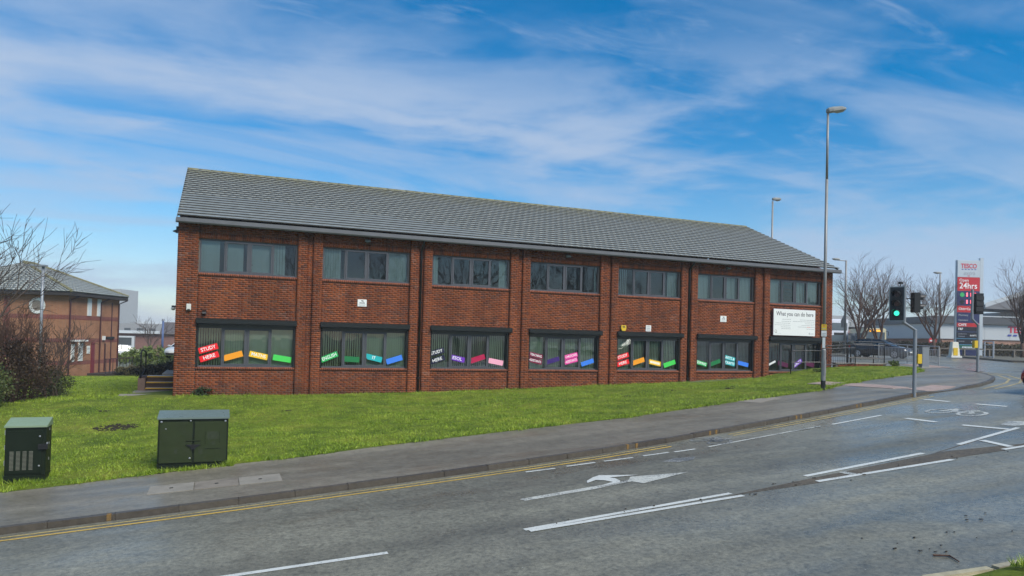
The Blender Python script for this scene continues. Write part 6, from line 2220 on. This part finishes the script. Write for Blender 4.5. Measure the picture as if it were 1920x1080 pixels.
for a0, a1, z0, z1 in ((2.15, 2.62, 4.16, 5.38), (3.35, 3.82, 4.16, 5.38), (.42, .78, 1.0, 2.18), (1.25, 1.75, 1.02, 2.28), (2.25, 2.58, 1.5, 2.05)):
    wn_ = lbx('window', a0, a1, -.05, .02, z0, z1, M_WINW, wl_)
    lbx('pane', a0 + .08, a1 - .08, -.062, -.052, z0 + .08, z1 - .08, mat('frosted_glass', (.58, .62, .62), .3), wn_)
for a0 in (.40, 1.30):
    lbx('canopy', a0 - .05, a0 + .55, -.35, -.013, 2.36, 2.48, M_WINW, wl_)
lbx('door', 2.78, 3.18, -.05, .02, .1, 2.3, mat('door_maroon', (.16, .02, .03), .5), wl_)
for a0, a1 in ((4.45, 4.62), (5.25, 5.35)):
    lbx('panel_strip', a0, a1, -.03, .02, .2, 2.2 if a0 < 5 else 5.2, M_DPIPE, wl_)
lbx('wall_lamp', 4.1, 4.3, -.16, -.013, 2.45, 2.75, M_WINW, wl_)
lbx('grille', 4.6, 5.6, -.10, -.013, 2.55, 2.70, M_TRIM, wl_)
lbx('landing', 2.4, 6.2, -1.3, -.013, -.5, .12, mat('landing_dark', (.03, .022, .02), .8), bf)
rl = MB()
for k in range(9):
    MB().tube(tuple(av * (2.5 + k * .45) + bv * -1.25 + UZ * .12), tuple(av * (2.5 + k * .45) + bv * -1.25 + UZ * 1.15), .022, n=6).build('baluster', M_TRIM, bf)
MB().tube(tuple(av * 2.45 + bv * -1.25 + UZ * 1.15), tuple(av * 6.2 + bv * -1.25 + UZ * 1.15), .03, n=6).build('landing_rail', M_DPIPE, bf)
# round window on the front face
cw = bv * 2.05 - av * .02 + UZ * 4.72
rw_ = MB()
for k in range(20):
    a0, a1 = 2 * math.pi * k / 20, 2 * math.pi * (k + .94) / 20
    q = [cw + bv * math.cos(t_) * r_ + UZ * math.sin(t_) * r_ for t_, r_ in ((a0, .36), (a1, .36), (a1, .54), (a0, .54))]
    MB().prism([tuple(x) for x in q], tuple(-av * .05)).build('voussoir', M_WINW, wl_)
MB().tube(tuple(cw), tuple(cw - av * .025), .355, n=24).build('round_window', mat('round_pane', (.20, .17, .14), .3), wl_)
lbx('front_panel', -.03, .0, 3.9, 4.3, -.2, 5.3, M_RBAND, wl_)

# far-left background
o = empty('brick_building', (-9.5, 79, -2.2), 'far brick building with white fascia beyond the parked cars', 'building')
MB().box(-6, 16, 0, 12, 0, 2.85, ).build('wall', brick_tex('far_brick', (.20, .08, .06), (.16, .06, .05), (.2, .16, .14)), o)
MB().box(-6.2, 3.2, -.5, 12, 2.86, 3.2).build('fascia', M_STW, o)
MB().box(-3.5, .3, -1.6, -.2, 0, 2.5).build('porch', M_STW, o)
MB().box(-3.2, 0, -1.66, -1.605, 1.35, 2.3).build('window', M_WDARK, o)
MB().box(-3.2, 0, -1.66, -1.605, .1, .95).build('window', M_WDARK, o)
MB().prism([(3.2, -.4, 2.86), (16.5, -.4, 2.86), (16.5, 6, 4.4), (3.2, 6, 4.4)], (0, .1, .12)).build('roof', mat('far_roof', (.10, .085, .08), .8), o)
MB().box(12.0, 14.2, 2, 4, 3.0, 4.7).build('chimney', brick_tex('far_brick2', (.18, .08, .06), (.15, .06, .05), (.2, .16, .14)), o)
o = empty('tower_block', (-32.5, 266, -2), 'pale grey tower block fading into mist beyond the buff building', 'building')
MB().obox(UZ * 8.5, fx * 4.2, fy * 6, UZ * 8.6).build('wall', mat('tower_grey', (.36, .38, .39), .8, var=.06, scale=.1), o)
for i in range(4):
    for k in range(7):
        MB().obox(fx * (-3 + i * 2) - fy * 6.02 + UZ * (1.6 + k * 2.2), fx * .55, fy * .03, UZ * .6).build('window', mat('tower_window', (.16, .18, .2), .3), o)
o = empty('low_block', (-6, 180, -2), 'misty low block far behind the left trees', 'building')
MB().obox(UZ * 2.2, fx * 16, fy * 6, UZ * 2.4).build('wall', mat('mist_block', (.30, .30, .30), .9, var=.06, scale=.1), o)
for i in range(9):
    MB().obox(fx * (-13 + i * 3.2) - fy * 6.02 + UZ * 2.8, fx * .8, fy * .03, UZ * .6).build('window', M_WDARK, o)

# trees on the bank behind the camera, mirrored in the upper windows
for k, (x, y, h) in enumerate(((17, -39, 11), (24, -41, 12.5), (31, -40, 11), (38, -42, 12), (46, -41, 11), (9, -44, 12))):
    lb = 'bare tree on the opposite bank mirrored in the upper windows, %s' % ('first from the lamp column', 'second from the lamp column', 'third from the lamp column', 'fourth from the lamp column', 'fifth and farthest right', 'leftmost of the row')[k]
    bare_tree((x, y, -.6), h, 120 + k, lb, 'tree', 'trees on the opposite bank', trunk_h=.2, spread=.9, r0=.17, levels=4, fork=3, twig_r=.02, kids=(3, 5, 4, 3))

# ------------------------------------------------------------------ damp winter air
hz = MB().box(-480, 580, -230, 680, -8, 18).build('haze', M_WHITE)
hm = bpy.data.materials.new('damp_air')
hm.use_nodes = True
hm.node_tree.nodes.clear()
pv = hm.node_tree.nodes.new('ShaderNodeVolumePrincipled')
pv.inputs['Color'].default_value = (.93, .95, .97, 1)
pv.inputs['Density'].default_value = .0008
ho_ = hm.node_tree.nodes.new('ShaderNodeOutputMaterial')
hm.node_tree.links.new(pv.outputs[0], ho_.inputs['Volume'])
hz.data.materials.clear()
hz.data.materials.append(hm)
tag(hz, 'thin pale mist fading the distant buildings', 'haze', kind='stuff')
SC.cycles.volume_bounces = 0
